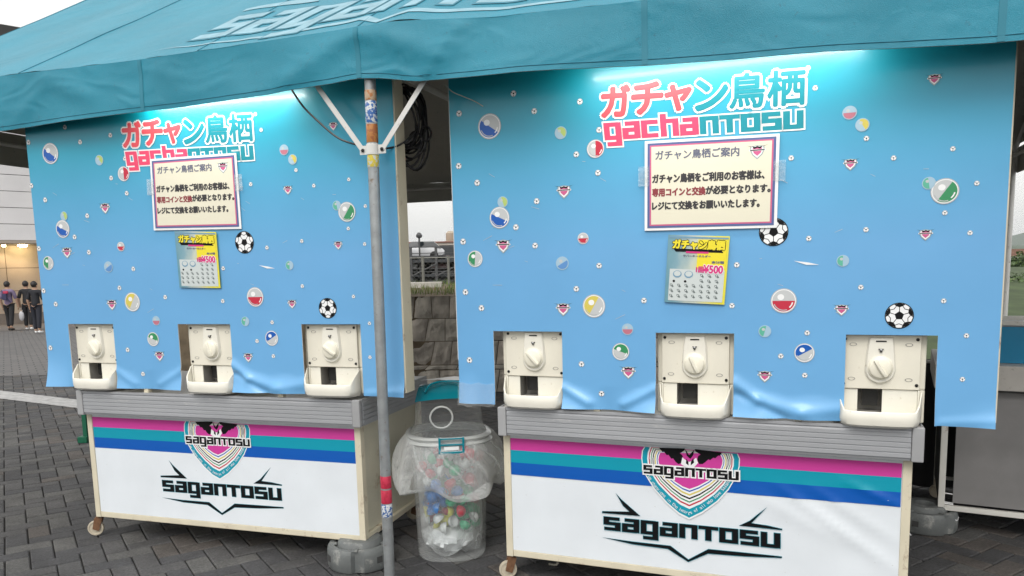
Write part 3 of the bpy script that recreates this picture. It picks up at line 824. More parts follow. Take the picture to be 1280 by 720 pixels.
TC = [(1168, 98), (1063, 204), (705, 238), (629, 306), (704, 385), (785.5, 464), (1157, 292), (1052, 386), (956, 469)]
def art_meshes():
    out = {}
    qj = quadmap([bb(752, 107), bb(1006, 86.5), bb(1005, 130), bb(753, 146.5)])
    P = []
    for t_, b_, mi in (('ガチャン鳥栖', .0105, iW),):
        pass
    segs = (('ガ', .0, .148, .06, 1.0, iCo), ('チ', .163, .318, .04, .97, iCo), ('ャ', .335, .462, .18, .93, iCo), ('ン', .488, .64, .10, .98, iT), ('鳥', .655, .815, .0, .99, iT), ('栖', .835, 1.0, .0, 1.0, iT))
    for ch, s0, s1, t0, t1, mi in segs:
        bl = .0065 if ch not in '鳥栖' else .0060
        P += text_polys(ch, qj, (s0, s1, t0, t1), 1, iW, bold=bl + .0085, ndir=10, dl=.08)
        P += text_polys(ch, qj, (s0, s1, t0, t1), 3, mi, bold=bl * .75, ndir=8, dl=.08)
        if ch not in '鳥栖': P += text_polys(ch, qj, (s0, s1, t0, t1), 3.8, mi, bold=bl, ndir=8, dl=.08)
    ql = quadmap([bb(755, 154.5), bb(1003.5, 138), bb(1003.5, 160), bb(757, 175)])
    cols = [iPk] * 5 + [iT] * 5
    P += mark_polys('gachanTOsu', ql, 1, iW, grow=.11)
    P += mark_polys('gachanTOsu', ql, 1.8, 0, grow=.02, cols=cols)
    out['title_lettering'] = (lay(P, YB, ART, 'title_lettering'), None)
    for c in CAPS: out.setdefault('capsule_print', []).append(lay(capsule(c[0], c[1], c[2], c[3], c[4], bool(c[5])), YB, ART, 'capsule_print'))
    out['football_print'] = [lay(football(967, 290, 18.5), YB, ART, 'football_print'), lay(football(1124, 394.5, 18.3, rot=180), YB, ART, 'football_print')]
    out['small_football_print'] = [lay(tiny_ball(*p), YB, ART, 'small_football_print') for p in TB]
    out['small_crest_print'] = [lay(tiny_crest(*p), YB, ART, 'small_crest_print') for p in TC]
    return out
ARTM = art_meshes()
def streaks():
    P = []
    for pts in ([(992, 326), (1010, 328), (1024, 331), (1008, 331)],):
        P.append(([bb(*p) for p in pts], 1, iW))
    rs = random.Random(9)
    for k in range(26):
        u, v = rs.uniform(600, 1230), rs.uniform(200, 400); L_, a = rs.uniform(3, 14), rs.uniform(-.6, .6)
        P.append(([bb(u, v), bb(u + L_ * math.cos(a), v + L_ * math.sin(a)), bb(u + L_ * math.cos(a), v + L_ * math.sin(a) + .5), bb(u, v + .35)], .4, iP))
    return lay(P, YB, ART, 'scratch_marks')
ARTM['scratch_marks'] = [streaks()]
def near(side, M2):
    pass
def build_board(side, M, label):
    a, b = EDG[side]
    g = thing('printed_board', label, 'display board', M, ((a + b) / 2, YB, ZB[side]))
    part('printed_sheet', board_mesh(side), g)
    sh = (0, 0) if side == 'R' else SHIFT_L
    f = DISP[side]
    for nme, v in ARTM.items():
        lst = [v[0]] if isinstance(v, tuple) else v
        for me in lst:
            me2 = me.copy()
            for vv in me2.vertices:
                
                if side == 'L': vv.co.x = -.245 + (vv.co.x + .245) * .986 + (-.014 if nme == 'title_lettering' else 0)
                vv.co.x += sh[0]; vv.co.z += sh[1] + (.008 if side == 'L' and nme == 'title_lettering' else 0); vv.co.y += f(vv.co.x, vv.co.z) - .0006
            part(nme, me2, g)
    # cream return panel behind the board's right edge, and one at the left
    for x0, x1 in ((b - .0005, b + .006), (a - .006, a + .0005)):
        m = MB(); m.box(x0, x1, YB + .0055, YB + (.105 if x0 > 0 else .06), ZB[side] + (.02 if x0 > 0 else .22), ZTOP)
        part('return_panel', m.mesh('return_panel', FRAME if x0 > 0 else CORE), g)
    for x in (.45, 1.35):
        m = MB(); m.box(x, x + .03, YB + .006, YB + .036, .921, ZTOP - .05); part('back_strut', m.mesh('back_strut', FRAME), g)
    # clear tape over the bottom of the left flap
    if side == 'R':
        m = MB(); n = 14
        for i in range(n + 1):
            x = a - .006 + (CUTS[side][0][0] - a + .004) * i / n
            for j in range(5):
                z = ZB[side] - .012 + .115 * j / 4; m.v.append((x, YB + f(x, z) - .004 - .002 * math.sin(i * 1.7 + j), z + .004 * math.sin(i)))
        for i in range(n):
            for j in range(4): m.f.append((i * 5 + j, (i + 1) * 5 + j, (i + 1) * 5 + j + 1, i * 5 + j + 1)); m.mi.append(0)
        part('clear_tape', m.mesh('clear_tape', TAPE, smooth=True), g)
    return g
brd_l = build_board('L', ML, 'tall blue printed board with gachantosu title on the left wagon, title half behind the notice')
brd_r = build_board('R', MR, 'tall blue printed board with gachantosu title fully in view on the right wagon')

# ================================================================== NOTICES AND FLYERS ON THE BOARDS
CREAMP = mat('cream paper', (.70, .67, .54), .28, coat=.4, var=.02, vs_=3)
NAVY = mat('notice blue border', (.07, .11, .28), .35, coat=.3); PINKB = mat('notice pink border', (.55, .10, .22), .35, coat=.3)
def notice(side, M, Mi, px, label):
    c = [on_cart(u, v, YB - .008, Mi) for u, v in px]; qm = quadmap(c); y = YB - .008
    cx = sum(p[0] for p in c) / 4; zb = min(p[1] for p in c)
    g = thing('notice_sign', label, 'notice', M, (cx, y, zb))
    m = MB(); m.prism([c[3], c[2], c[1], c[0]], y, y + .004); part('backing_sheet', m.mesh('backing_sheet', WHITE), g)
    mats = [NAVY, PINKB, CREAMP, INKB, INK, INKR] ; off = 6
    full = mats + ART
    def rect(a, b, k, mi): return ([qm(a, b), qm(1 - a, b), qm(1 - a, 1 - b), qm(a, 1 - b)], k, mi)
    part('border_print', lay([rect(.022, .028, .4, 0), rect(.040, .052, .8, 1), rect(.052, .068, 1.2, 2)], y, mats, 'border_print'), g)
    P = text_polys('ガチャン鳥栖ご案内', qm, (.085, .715, .115, .215), 2, 3, bold=.0012, ndir=4)
    P += text_polys('ガチャン鳥栖をご利用のお客様は、', qm, (.062, .90, .375, .470), 2, 4, bold=.0021, ndir=6)
    P += text_polys('専用コインと交換', qm, (.062, .47, .530, .618), 2, 5, bold=.0021, ndir=6)
    P += text_polys('が必要となります。', qm, (.475, .945, .526, .614), 2, 4, bold=.0021, ndir=6)
    P += text_polys('レジにて交換をお願いいたします。', qm, (.062, .87, .680, .770), 2, 4, bold=.0021, ndir=6)
    part('notice_text', lay(P, y, mats, 'notice_text'), g)
    f = lambda s, t: qm(s, t)
    P = tiny_crest(.845, .165, 2, s=.062, f=f)
    part('crest_print', lay([(a, b, d + 6) for a, b, d in P], y, full, 'crest_print'), g)
    m = MB()
    for s0 in (-.05, .965):
        q = [qm(s0, .28), qm(s0 + .085, .28), qm(s0 + .085, .50), qm(s0, .50)]
        m = MB(); m.prism([q[3], q[2], q[1], q[0]], y - .0035, y - .003); part('tape_strip', m.mesh('tape_strip', TAPE), g)
    return g
notice('L', ML, MLi, [(187.3, 199), (295, 191), (301.7, 286), (192.3, 288)], 'white notice with Japanese text and blue border covering the title of the left board')
notice('R', MR, MRi, [(806, 176.6), (974.7, 166.9), (971, 284.5), (805.8, 288.5)], 'white notice with Japanese text and blue border below the title of the right board')

def flyer_material():
    m = mat('flyer print', (.4, .5, .5), .3, coat=.4); t = m.node_tree; b = t.nodes['Principled BSDF']
    tc = t.nodes.new('ShaderNodeTexCoord'); sx = t.nodes.new('ShaderNodeSeparateXYZ'); t.links.new(tc.outputs['Generated'], sx.inputs[0])
    n = t.nodes.new('ShaderNodeTexNoise'); n.inputs['Scale'].default_value = 5; t.links.new(tc.outputs['Generated'], n.inputs['Vector'])
    ad = t.nodes.new('ShaderNodeMath'); ad.operation = 'MULTIPLY_ADD'; ad.inputs[1].default_value = .28; t.links.new(n.outputs['Fac'], ad.inputs[0]); t.links.new(sx.outputs['X'], ad.inputs[2])
    rp = t.nodes.new('ShaderNodeValToRGB'); e = rp.color_ramp.elements
    e[0].position = .1; e[0].color = (.10, .27, .34, 1); e[1].position = .98; e[1].color = (.72, .66, .05, 1)
    for p, c in ((.35, (.20, .35, .42)), (.6, (.50, .55, .48)), (.82, (.66, .64, .22))): x = e.new(p); x.color = (*c, 1)
    t.links.new(ad.outputs[0], rp.inputs[0]); t.links.new(rp.outputs[0], b.inputs['Base Color'])
    return m
FLY = flyer_material()
def flyer(side, M, Mi, px, label):
    c = [on_cart(u, v, YB - .010, Mi) for u, v in px]; qm = quadmap(c); y = YB - .010
    g = thing('flyer', label, 'flyer', M, (sum(p[0] for p in c) / 4, y, min(p[1] for p in c)))
    m = MB(); m.prism([c[3], c[2], c[1], c[0]], y, y + .0012); part('flyer_sheet', m.mesh('flyer_sheet', FLY), g)
    mats = [BLACK, mat('flyer yellow', (.78, .66, .03), .35), WHITE, mat('flyer magenta', (.62, .03, .20), .4), mat('flyer dot grey', (.13, .16, .16), .5), mat('flyer pale', (.55, .60, .60), .4), mat('flyer blue grey', (.16, .30, .42), .4), INKB]
    rc = lambda a, b, c_, d, k, mi: ([qm(a, b), qm(c_, b), qm(c_, d), qm(a, d)], k, mi)
    P = [rc(.06, .50, .96, .97, .3, 5), rc(.50, .06, .97, .48, .3, 1), rc(.02, .02, .985, .045, .3, 6)]
    P.append(([qm(.10, .20), qm(.88, .20), qm(.92, .245), qm(.14, .245)], 1, 0))
    P += text_polys('ガチャン鳥栖', qm, (.09, .93, .07, .20), 1.4, 0, bold=.0055, ndir=8, dl=.08)
    P += text_polys('ガチャン鳥栖', qm, (.09, .93, .07, .20), 2.4, 1, bold=.0028, ndir=6, dl=.06)
    P += [rc(.31, .235, .68, .262, 2, 3)]
    P += text_polys('ラバーキーホルダー', qm, (.27, .72, .285, .318), 2, 7, bold=.0006, ndir=4)
    P += text_polys('1回', qm, (.50, .62, .455, .54), 2, 3, bold=.0016, ndir=6)
    P += text_polys('¥500', qm, (.62, .93, .43, .545), 2, 2, bold=.0042, ndir=8, dl=.06)
    P += text_polys('¥500', qm, (.62, .93, .43, .545), 3, 3, bold=.0018, ndir=6, dl=.06)
    P += text_polys('全25種', qm, (.74, .94, .365, .40), 2, 7, bold=.0008, ndir=4)
    def dot(s, t, a, b, mi, k=2): P.append(([qm(s + a * math.cos(q * math.pi / 5), t + b * math.sin(q * math.pi / 5)) for q in range(10)], k, mi))
    for s in (.19, .38):
        dot(s, .575, .075, .055, 6); dot(s, .568, .058, .04, 5, 2.4); dot(s - .05, .68, .022, .018, 0)
    for r_ in range(5):
        t = .585 + r_ * .078 + .004
        for k in range(7):
            s = .11 + k * .123
            if r_ < 2 and k < 4 and s < .5: continue
            if t > .97: continue
            P.append(([qm(s - .034, t - .024), qm(s + .0, t - .026), qm(s + .034, t + .018), qm(s + .01, t + .026), qm(s - .03, t + .0)], 2, 4))
            dot(s - .012, t - .008, .012, .010, 5, 2.4)
    for r_ in range(2):
        for k in range(4):
            pass
    part('flyer_print', lay(P, y, mats, 'flyer_print'), g)
    return g
flyer('L', ML, MLi, [(218, 288.8), (270, 290), (275.6, 360), (224.4, 359.4)], 'small yellow and teal price flyer under the notice on the left board')
flyer('R', MR, MRi, [(835.5, 293.3), (912.4, 295.4), (905.4, 380.8), (830.4, 377.4)], 'small yellow and teal price flyer under the notice on the right board')

# ================================================================== CAPSULE MACHINES
def build_machine():
    """front of a capsule vending machine: origin at the base centre of its face, x right, y back, z up"""
    P_ = {}
    w2 = .150; zt = .378; zp = .140          # face from zp to zt, tray below
    m = MB(); m.box(-.172, .172, .012, .30, .1385, .372); m.box(-.172, .172, .105, .299, 0, .1383); m.box(-.172, -.1505, .012, .1045, 0, .1383); m.box(.1505, .172, .012, .1045, 0, .1383); P_['housing'] = (m.mesh('housing', CREAM, bevel=.006), None)
    m = MB(); m.box(-w2, w2, -.006, .012, zp, zt - .012); P_['face_panel'] = (m.mesh('face_panel', CREAM, bevel=.004, seg=3), None)
    m = MB(); m.box(-.168, .168, -.002, .03, zt - .0115, zt + .004); P_['top_ledge'] = (m.mesh('top_ledge', CREAM2, bevel=.003), None)
    # tongue-shaped raised knob housing
    def tongue(k):
        pts = [(-.062 * k, .232 * 1), (-.062 * k, 0.0)]
        out = []
        cx, cz, r = 0, .222, .060 * k
        for i in range(17): a = math.pi + math.pi * i / 16; out.append((cx + r * math.cos(a), cz + r * math.sin(a)))
        top = .360 if k == 1 else .356
        out += [(.055 * k, .30), (.047 * k, top), (-.047 * k, top), (-.055 * k, .30)]
        return out
    m = MB(); a, b = tongue(1), tongue(.86); n = len(a)
    m.v = [(x, -.0055, z) for x, z in a] + [(x, -.019, z) for x, z in b]
    m.f = [(i, (i + 1) % n, n + (i + 1) % n, n + i) for i in range(n)] + [tuple(range(n, 2 * n))]; m.mi = [0] * len(m.f)
    P_['knob_mount'] = (m.mesh('knob_mount', CREAM2, smooth=True), None)
    Mk = Matrix.Translation((0, -.019, .232)) @ Matrix.Rotation(math.pi / 2, 4, 'X')
    m = MB(); m.lathe([(.049, 0), (.049, .004), (.045, .006), (.043, .012), (.041, .015), (.037, .017), (.0, .018)], 40, Mk)
    P_['knob'] = (m.mesh('knob', KNOB, smooth=True), None)
    m = MB()
    n = 12; L_ = .040
    for s in range(2): pass
    prof = []
    for i in range(n + 1):
        t = -1 + 2 * i / n; hw = .0115 * (1 - .25 * t * t); hh = .011 * (1 - .30 * t ** 4)
        m.v += [(t * L_, yy_, .232 + q_) for yy_, q_ in ((-.0340, -hw), (-.0365 - hh * .6, -hw * .85), (-.0365 - hh, -hw * .45), (-.0365 - hh, hw * .45), (-.0365 - hh * .6, hw * .85), (-.0340, hw))]
    for i in range(n):
        for k in range(5): m.f.append((i * 6 + k, i * 6 + k + 1, (i + 1) * 6 + k + 1, (i + 1) * 6 + k)); m.mi.append(0)
    m.f += [tuple(range(6)), tuple(n * 6 + k for k in range(6))]; m.mi += [0, 0]
    P_['handle'] = (m.mesh('handle', KNOB, smooth=True), 'knob')
    m = MB(); m.box(-.020, .020, -.0205, -.0185, .340, .346); P_['coin_slot'] = (m.mesh('coin_slot', DARK), None)
    m = MB(); m.box(-.024, .024, -.0195, -.0172, .337, .349); P_['coin_plate'] = (m.mesh('coin_plate', CREAM2, bevel=.001), None)
    Mb = Matrix.Translation((0, -.018, .306)) @ Matrix.Rotation(math.pi / 2, 4, 'X')
    m = MB(); m.lathe([(.012, 0), (.012, .004), (.009, .006), (.006, .0065), (0, .0065)], 3, Mb @ Matrix.Rotation(-math.pi / 2, 4, 'Z')); m.lathe([(.0065, .0064), (.006, .010), (0, .011)], 14, Mb, 1)
    P_['return_button'] = (m.mesh('return_button', [DARK, CHROME], smooth=True), None)
    for k, (x, z) in enumerate(((-.136, .350), (.136, .350), (-.138, .160), (.138, .160))):
        m = MB(); Ms = Matrix.Translation((x, -.006, z)) @ Matrix.Rotation(math.pi / 2, 4, 'X'); m.lathe([(.0070, 0), (.0066, .003), (.003, .0038), (0, .0038)], 12, Ms)
        P_['screw%d' % k] = (m.mesh('screw', SCREW, smooth=True), None)
    # moulded marks on the face: faint ovals near the corners
    for k, (x, z) in enumerate(((-.105, .328), (.105, .328), (-.108, .182), (.108, .182))):
        m = MB(); m.lathe([(.012, 0), (.012, .0012), (.0105, .0016), (.0095, .0006)], 18, Matrix.Translation((x, -.0062, z)) @ Matrix.Rotation(math.pi / 2, 4, 'X') @ Matrix.Diagonal((1.2, .6, 1, 1)), caps=False)
        P_['moulding%d' % k] = (m.mesh('moulded_mark', CHUTE, smooth=True), None)
    # capsule outlet: recess with dark chute opening, curved tray in front
    m = MB()
    m.box(-w2, -w2 + .006, -.004, .06, .012, zp - .002); m.box(w2 - .006, w2, -.004, .06, .012, zp - .002)
    m.box(-w2 + .0065, -.082, .002, .008, .012, zp - .002); m.box(.012, w2 - .0065, .002, .008, .012, zp - .002)
    m.box(-.0815, .0115, .002, .008, .012, .034)
    m.box(-w2, w2, -.003, .06, .0, .0118)
    P_['outlet_surround'] = (m.mesh('outlet_surround', CREAM2, bevel=.0015), None)
    m = MB()
    m.add([(-.084, .008, .034), (.014, .008, .034), (.014, .10, .034), (-.084, .10, .034), (-.084, .008, .138), (.014, .008, .138), (.014, .10, .138), (-.084, .10, .138)],
          [(0, 1, 2, 3), (7, 6, 5, 4), (2, 6, 7, 3), (1, 5, 6, 2), (0, 3, 7, 4)])
    P_['chute'] = (m.mesh('chute', CHUTE), None)
    m = MB(); m.box(-.062, .0, .050, .056, .06, .137); P_['chute_flap'] = (m.mesh('chute_flap', DARK), None)
    # tray: low curved bowl with raised ends
    m = MB(); n = 26; W2 = .160
    for i in range(n + 1):
        t = -1 + 2 * i / n
        d = .085 * (1 - abs(t) ** 5) ** .5 if abs(t) < 1 else 0
        top = .058 + .074 * max(0, (abs(t) - .84) / .16) ** 1.5
        x = W2 * t
        yo = -.008 - d; th = .007
        yi = yo + th if abs(t) < .97 else yo + .001
        m.v += [(x * .90, yo + .022, -.012), (x * .97, yo + .004, .0), (x, yo, .02), (x, yo, top - .003), (x * .997, yo + .002, top), (x * .975, yo + th, top), (x * .965, yo + th + .001, .02), (x * .95, yo + .022, .010)]
    for i in range(n):
        for k in range(7): m.f.append((i * 8 + k, (i + 1) * 8 + k, (i + 1) * 8 + k + 1, i * 8 + k + 1)); m.mi.append(0)
    # tray floor
    o = len(m.v)
    for i in range(n + 1):
        t = -1 + 2 * i / n
        d = .085 * (1 - abs(t) ** 5) ** .5 if abs(t) < 1 else 0
        m.v += [(W2 * t * .95, -.008 - d + .022, .010), (W2 * t * .95, .004, .012)]
        m.v += [(W2 * t * .90, -.008 - d + .022, -.012), (W2 * t * .90, .004, -.010)]
    for i in range(n):
        m.f.append((o + i * 4, o + (i + 1) * 4, o + (i + 1) * 4 + 1, o + i * 4 + 1)); m.mi.append(0)
        m.f.append((o + i * 4 + 2, o + i * 4 + 3, o + (i + 1) * 4 + 3, o + (i + 1) * 4 + 2)); m.mi.append(0)
    P_['tray'] = (m.mesh('tray', CREAM2, smooth=True), None)
    return P_
MPARTS = build_machine()
def place_machine(M, x, zc, y, yaw, label, knob_rot, group='capsule machines set in the two boards', first=None):
    Mx = M @ Matrix.Translation((x, y, zc)) @ Matrix.Rotation(yaw, 4, 'Z')
    g = thing('capsule_machine', label, 'capsule machine', Mx, group=group)
    made = {}
    for k, (me, par) in MPARTS.items():
        nme = me.name.split('.')[0]
        if par: o = part(nme, me, made[par], sub=True)
        else: o = part(nme, me, g)
        made[k] = o
    kn = made['knob']; piv = Vector((0, -.019, .232))
    kn.matrix_local = Matrix.Translation(piv) @ Matrix.Rotation(knob_rot, 4, 'Y') @ Matrix.Translation(-piv)
    return g
ord_ = ('leftmost', 'middle', 'rightmost')
YM = -.012
for side, M, Mi, kn, rots in (('L', ML, MLi, ((117, 435), (262, 437), (412, 438)), (R(55), R(70), R(35))), ('R', MR, MRi, ((666, 448), (867.8, 455.4), (1100.7, 460.3)), (R(48), R(65), R(58)))):
    for i in range(3):
        x, z = on_cart(kn[i][0], kn[i][1], YM - .03, Mi)
        lab = ('cream capsule machine with white dial, ' + ord_[i] + ' of the three on the ' + ('left' if side == 'L' else 'right') + ' wagon')
        place_machine(M, x, z - .232, YM, 0, lab, rots[i])

# ================================================================== TENT
TY = R(20); E1 = Vector((math.cos(TY), -math.sin(TY), 0)); N1 = Vector((math.sin(TY), math.cos(TY), 0)); TP = Vector((-.660, 3.66, 0))
TM = Matrix.Translation(TP) @ Matrix.Rotation(-TY, 4, 'Z')        # tent frame: x along the front eave, y back, z up; origin at the front middle pole
S0, S1, DEP, RZ = -3.65, 3.9, 5.4, 1.755
def interp(tab, x):
    if x <= tab[0][0]: return tab[0][1]
    for (a, b), (c, d) in zip(tab, tab[1:]):
        if x <= c:
            t = (x - a) / (c - a); t = t * t * (3 - 2 * t) * .5 + t * .5
            return b + (d - b) * t
    return tab[-1][1]
BOT = [(-3.65, 2.44), (-2.445, 2.434), (-1.823, 2.448), (-1.329, 2.453), (-.647, 2.460), (-.204, 2.480), (-.04, 2.492), (.05, 2.486), (.283, 2.450), (.711, 2.437), (1.777, 2.394), (2.636, 2.360), (3.9, 2.40)]
TOPZ = [(-3.65, 2.745), (-2.4, 2.733), (-1.3, 2.714), (-.63, 2.716), (0, 2.718), (.13, 2.722), (.72, 2.678), (1.3, 2.664), (2.6, 2.64), (3.9, 2.70)]
def canopy_material(name, base, inside=False):
    m = mat(name, base, .42 if not inside else .6, var=.09, vs_=2.2, bump=.30, bs=420, spec=.5, dirt=((base[0] * .4 + .015, base[1] * .62, base[2] * .62), .04, 34))
    add_creases(m, 3.0, .26, .03, (1, 1, 2.2)); add_creases(m, 11.0, .12, .01, (1.6, 1, 1))
    return m
CANV = canopy_material('teal tent cloth', (.010, .225, .325))
CANI = canopy_material('grey cloth backing', (.42, .42, .38), True)
SEAM = mat('dark seam', (.012, .13, .19), .6); HEM = mat('hem', (.02, .20, .28), .55)
def vy(s, z):        # soft drape and creases of the front valance
    t = (z - interp(BOT, s)) / .27
    d = .010 * math.sin(s * 5.1 + 1) * (1 - t) + .014 * noise.noise(Vector((s * 2.2, z * 3, 1.7))) + .005 * noise.noise(Vector((s * 9, z * 7, 5.7)))
    for (a, b, c, e, wd, am) in ((.50, 2.68, .30, 2.46, .018, .016), (-.03, 2.70, -.42, 2.52, .05, .014), (.02, 2.70, .36, 2.56, .06, .012), (-2.0, 2.69, -2.22, 2.5, .03, .010), (-2.0, 2.69, -1.7, 2.56, .035, .009), (-1.32, 2.70, -1.1, 2.6, .03, .007), (1.3, 2.66, 1.2, 2.5, .05, .008)):
        dx_, dz_ = c - a, e - b; L2 = dx_ * dx_ + dz_ * dz_; q = min(1, max(0, ((s - a) * dx_ + (z - b) * dz_) / L2))
        d -= am * math.exp(-((s - a - q * dx_) ** 2 + (z - b - q * dz_) ** 2) / wd ** 2)
    return d * min(1, (1.02 - t) * 3)
def cloth_grid(m, nu, nv, fn, mi=0, flip=False):
    o = len(m.v)
    for j in range(nv + 1):
        for i in range(nu + 1): m.v.append(fn(i / nu, j / nv))
    for j in range(nv):
        for i in range(nu):
            f = (o + j * (nu + 1) + i, o + j * (nu + 1) + i + 1, o + (j + 1) * (nu + 1) + i + 1, o + (j + 1) * (nu + 1) + i)
            m.f.append(tuple(reversed(f)) if flip else f); m.mi.append(mi)
def roof_z(s, y):
    k = RZ / (DEP / 2)
    if y <= DEP / 2: e = interp(TOPZ, s); t = y / (DEP / 2)
    else: e = 2.66; t = (DEP - y) / (DEP / 2)
    z = e + (2.70 + RZ - e) * t
    sag = .05 * math.sin(math.pi * t) * (.35 + .65 * math.sin(math.pi * ((s - S0) / 1.25 % 1)) ** 2)
    return z - sag + .008 * noise.noise(Vector((s * 2.5, y * 2.5, 3))) + .006 * noise.noise(Vector((s * 7, y * 2, 9)))
tent = thing('event_tent', 'large teal event tent with sagging canopy and white word mark over both wagons', 'tent', TM)
m = MB()
cloth_grid(m, 150, 14, lambda a, b: (S0 + (S1 - S0) * a, vy(S0 + (S1 - S0) * a, interp(BOT, S0 + (S1 - S0) * a) + (interp(TOPZ, S0 + (S1 - S0) * a) - interp(BOT, S0 + (S1 - S0) * a)) * b),
                                       interp(BOT, S0 + (S1 - S0) * a) + (interp(TOPZ, S0 + (S1 - S0) * a) - interp(BOT, S0 + (S1 - S0) * a)) * b))
cloth_grid(m, 150, 1, lambda a, b: (S0 + (S1 - S0) * a, vy(S0 + (S1 - S0) * a, interp(BOT, S0 + (S1 - S0) * a)) + .004 * b, interp(BOT, S0 + (S1 - S0) * a)), 1)
cloth_grid(m, 150, 14, lambda a, b: (S0 + (S1 - S0) * a, vy(S0 + (S1 - S0) * a, interp(BOT, S0 + (S1 - S0) * a) + (interp(TOPZ, S0 + (S1 - S0) * a) - interp(BOT, S0 + (S1 - S0) * a)) * b) + .004,
                                       interp(BOT, S0 + (S1 - S0) * a) + (interp(TOPZ, S0 + (S1 - S0) * a) - interp(BOT, S0 + (S1 - S0) * a)) * b - .001), 1)
part('front_valance', m.mesh('front_valance', [CANV, CANI], smooth=True), tent)
m = MB(); zr = lambda a: 2.41 + .02 * math.sin(a * 9)
for yy, mi in ((DEP - .004, 1), (DEP, 0)): cloth_grid(m, 60, 4, lambda a, b: (S0 + (S1 - S0) * a, yy + .01 * math.sin(a * 40), zr(a) + (2.655 - zr(a)) * b), mi)
part('rear_valance', m.mesh('rear_valance', [CANV, CANI], smooth=True), tent)
for xe, sg in ((S0, 1), (S1, -1)):
    m = MB()
    for dx_, mi in ((0, 0), (.004 * sg, 1)):
        cloth_grid(m, 30, 3, lambda a, b: (xe + dx_, DEP * a, (2.44 - .03 * a) + (2.68 - 2.44 + .0) * b), mi)
        cloth_grid(m, 30, 6, lambda a, b: (xe + dx_, DEP * a, 2.68 + (roof_z(xe, DEP * a) - 2.68 - .002) * b), mi)
    part('side_valance', m.mesh('side_valance', [CANV, CANI], smooth=True), tent)
m = MB(); cloth_grid(m, 120, 44, lambda a, b: (S0 + (S1 - S0) * a, DEP * b, roof_z(S0 + (S1 - S0) * a, DEP * b)), 0)
cloth_grid(m, 60, 22, lambda a, b: (S0 + (S1 - S0) * a, .004 + (DEP - .008) * b, roof_z(S0 + (S1 - S0) * a, DEP * b) - .007), 1)
part('roof_cloth', m.mesh('roof_cloth', [CANV, CANI], smooth=True), tent)
# seams on roof and valance, hem line
for s in (-3.63, -2.20, -.95, -.03, 1.30, 2.55, 3.8):
    m = MB(); pts = [(s + .02 * i / 30, DEP / 2 * i / 30 + .002, roof_z(s, DEP / 2 * i / 30) + .0015) for i in range(31)]
    m.tube(pts, .0035, 5); part('roof_seam', m.mesh('roof_seam', SEAM, smooth=True), tent)
for s in (-1.33, -.03, 1.30, 2.56):
    m = MB(); n = 12
    for i in range(n + 1):
        z = interp(BOT, s) + .002 + (interp(TOPZ, s) - interp(BOT, s) - .004) * i / n
        for dx_ in (-.012, .012): m.v.append((s + dx_, vy(s + dx_, z) - .0022, z))
    for i in range(n): m.f.append((2 * i, 2 * i + 1, 2 * i + 3, 2 * i + 2)); m.mi.append(0)
    part('valance_seam', m.mesh('valance_seam', HEM, smooth=True), tent)
m = MB(); m.tube([(S0 + (S1 - S0) * i / 200, vy(S0 + (S1 - S0) * i / 200, interp(BOT, S0 + (S1 - S0) * i / 200) + .022) - .0008, interp(BOT, S0 + (S1 - S0) * i / 200) + .022) for i in range(201)], .0016, 4)
part('hem_stitching', m.mesh('hem_stitching', SEAM), tent)
# word mark printed on the front roof slope
def roof_pt(s, d, k): return (s, d, roof_z(s, d) + .003 + .0006 * k)
def roof_print():
    P = []
    sx0, sx1, y0, y1 = -1.18, 1.28, .20, .56
    qm = lambda s, t: (sx0 + (sx1 - sx0) * s + (1 - t) * .05, y1 + (y0 - y1) * t)
    P += [(p, k, 0) for p, k, _ in mark_polys('saganTOsu', qm, 1, 0, grow=.035)]
    P += [(p, k, 1) for p, k, _ in mark_polys('saganTOsu', qm, 2, 0, grow=-.015)]
    wx = lambda x, y: (sx0 + (x - 70) / 1140 * (sx1 - sx0), .56 - (y - 235 - (x - 70) * .09) / 84 * .36)
    shapes = ([(152, 84), (186, 124), (308, 230), (66, 210), (66, 200), (240, 203), (200, 165)],
              [(1121, 172), (1060, 232), (1020, 276), (1120, 292), (1216, 313), (1216, 320), (1090, 306), (942, 292), (1010, 262), (1060, 222)])
    for s_ in shapes: P.append(([wx(*p) for p in s_], 1, 1))
    P.append(([(-1.35, .115), (-.6, .10), (-.05, .145), (.06, .06), (.20, .145), (.75, .12), (1.45, .125), (1.45, .105), (.75, .088), (.19, .095), (.06, .02), (-.07, .095), (-.6, .065)], 1, 1))
    bm = bmesh.new()
    for poly, k, mi in P:
        try: f = bm.faces.new([bm.verts.new((x, y, k)) for x, y in poly])
        except ValueError: continue
        f.material_index = mi; f.normal_update()
    bmesh.ops.triangulate(bm, faces=bm.faces[:])
    for _ in range(2):
        es = [e for e in bm.edges if e.calc_length() > .08]
        if es: bmesh.ops.subdivide_edges(bm, edges=es, cuts=2)
    bmesh.ops.triangulate(bm, faces=bm.faces[:])
    for f in bm.faces:
        f.normal_update()
        if f.normal.z < 0: f.normal_flip()
    for v in bm.verts: v.co = Vector(roof_pt(v.co.x, v.co.y, v.co.z))
    me = bpy.data.meshes.new('word_mark_print'); bm.to_mesh(me); bm.free()
    for mm in (mat('roof print outline', (.02, .18, .26), .5), mat('roof print white', (.22, .40, .48), .5, var=.15, vs_=12)): me.materials.append(mm)
    return me
part('word_mark_print', roof_print(), tent)
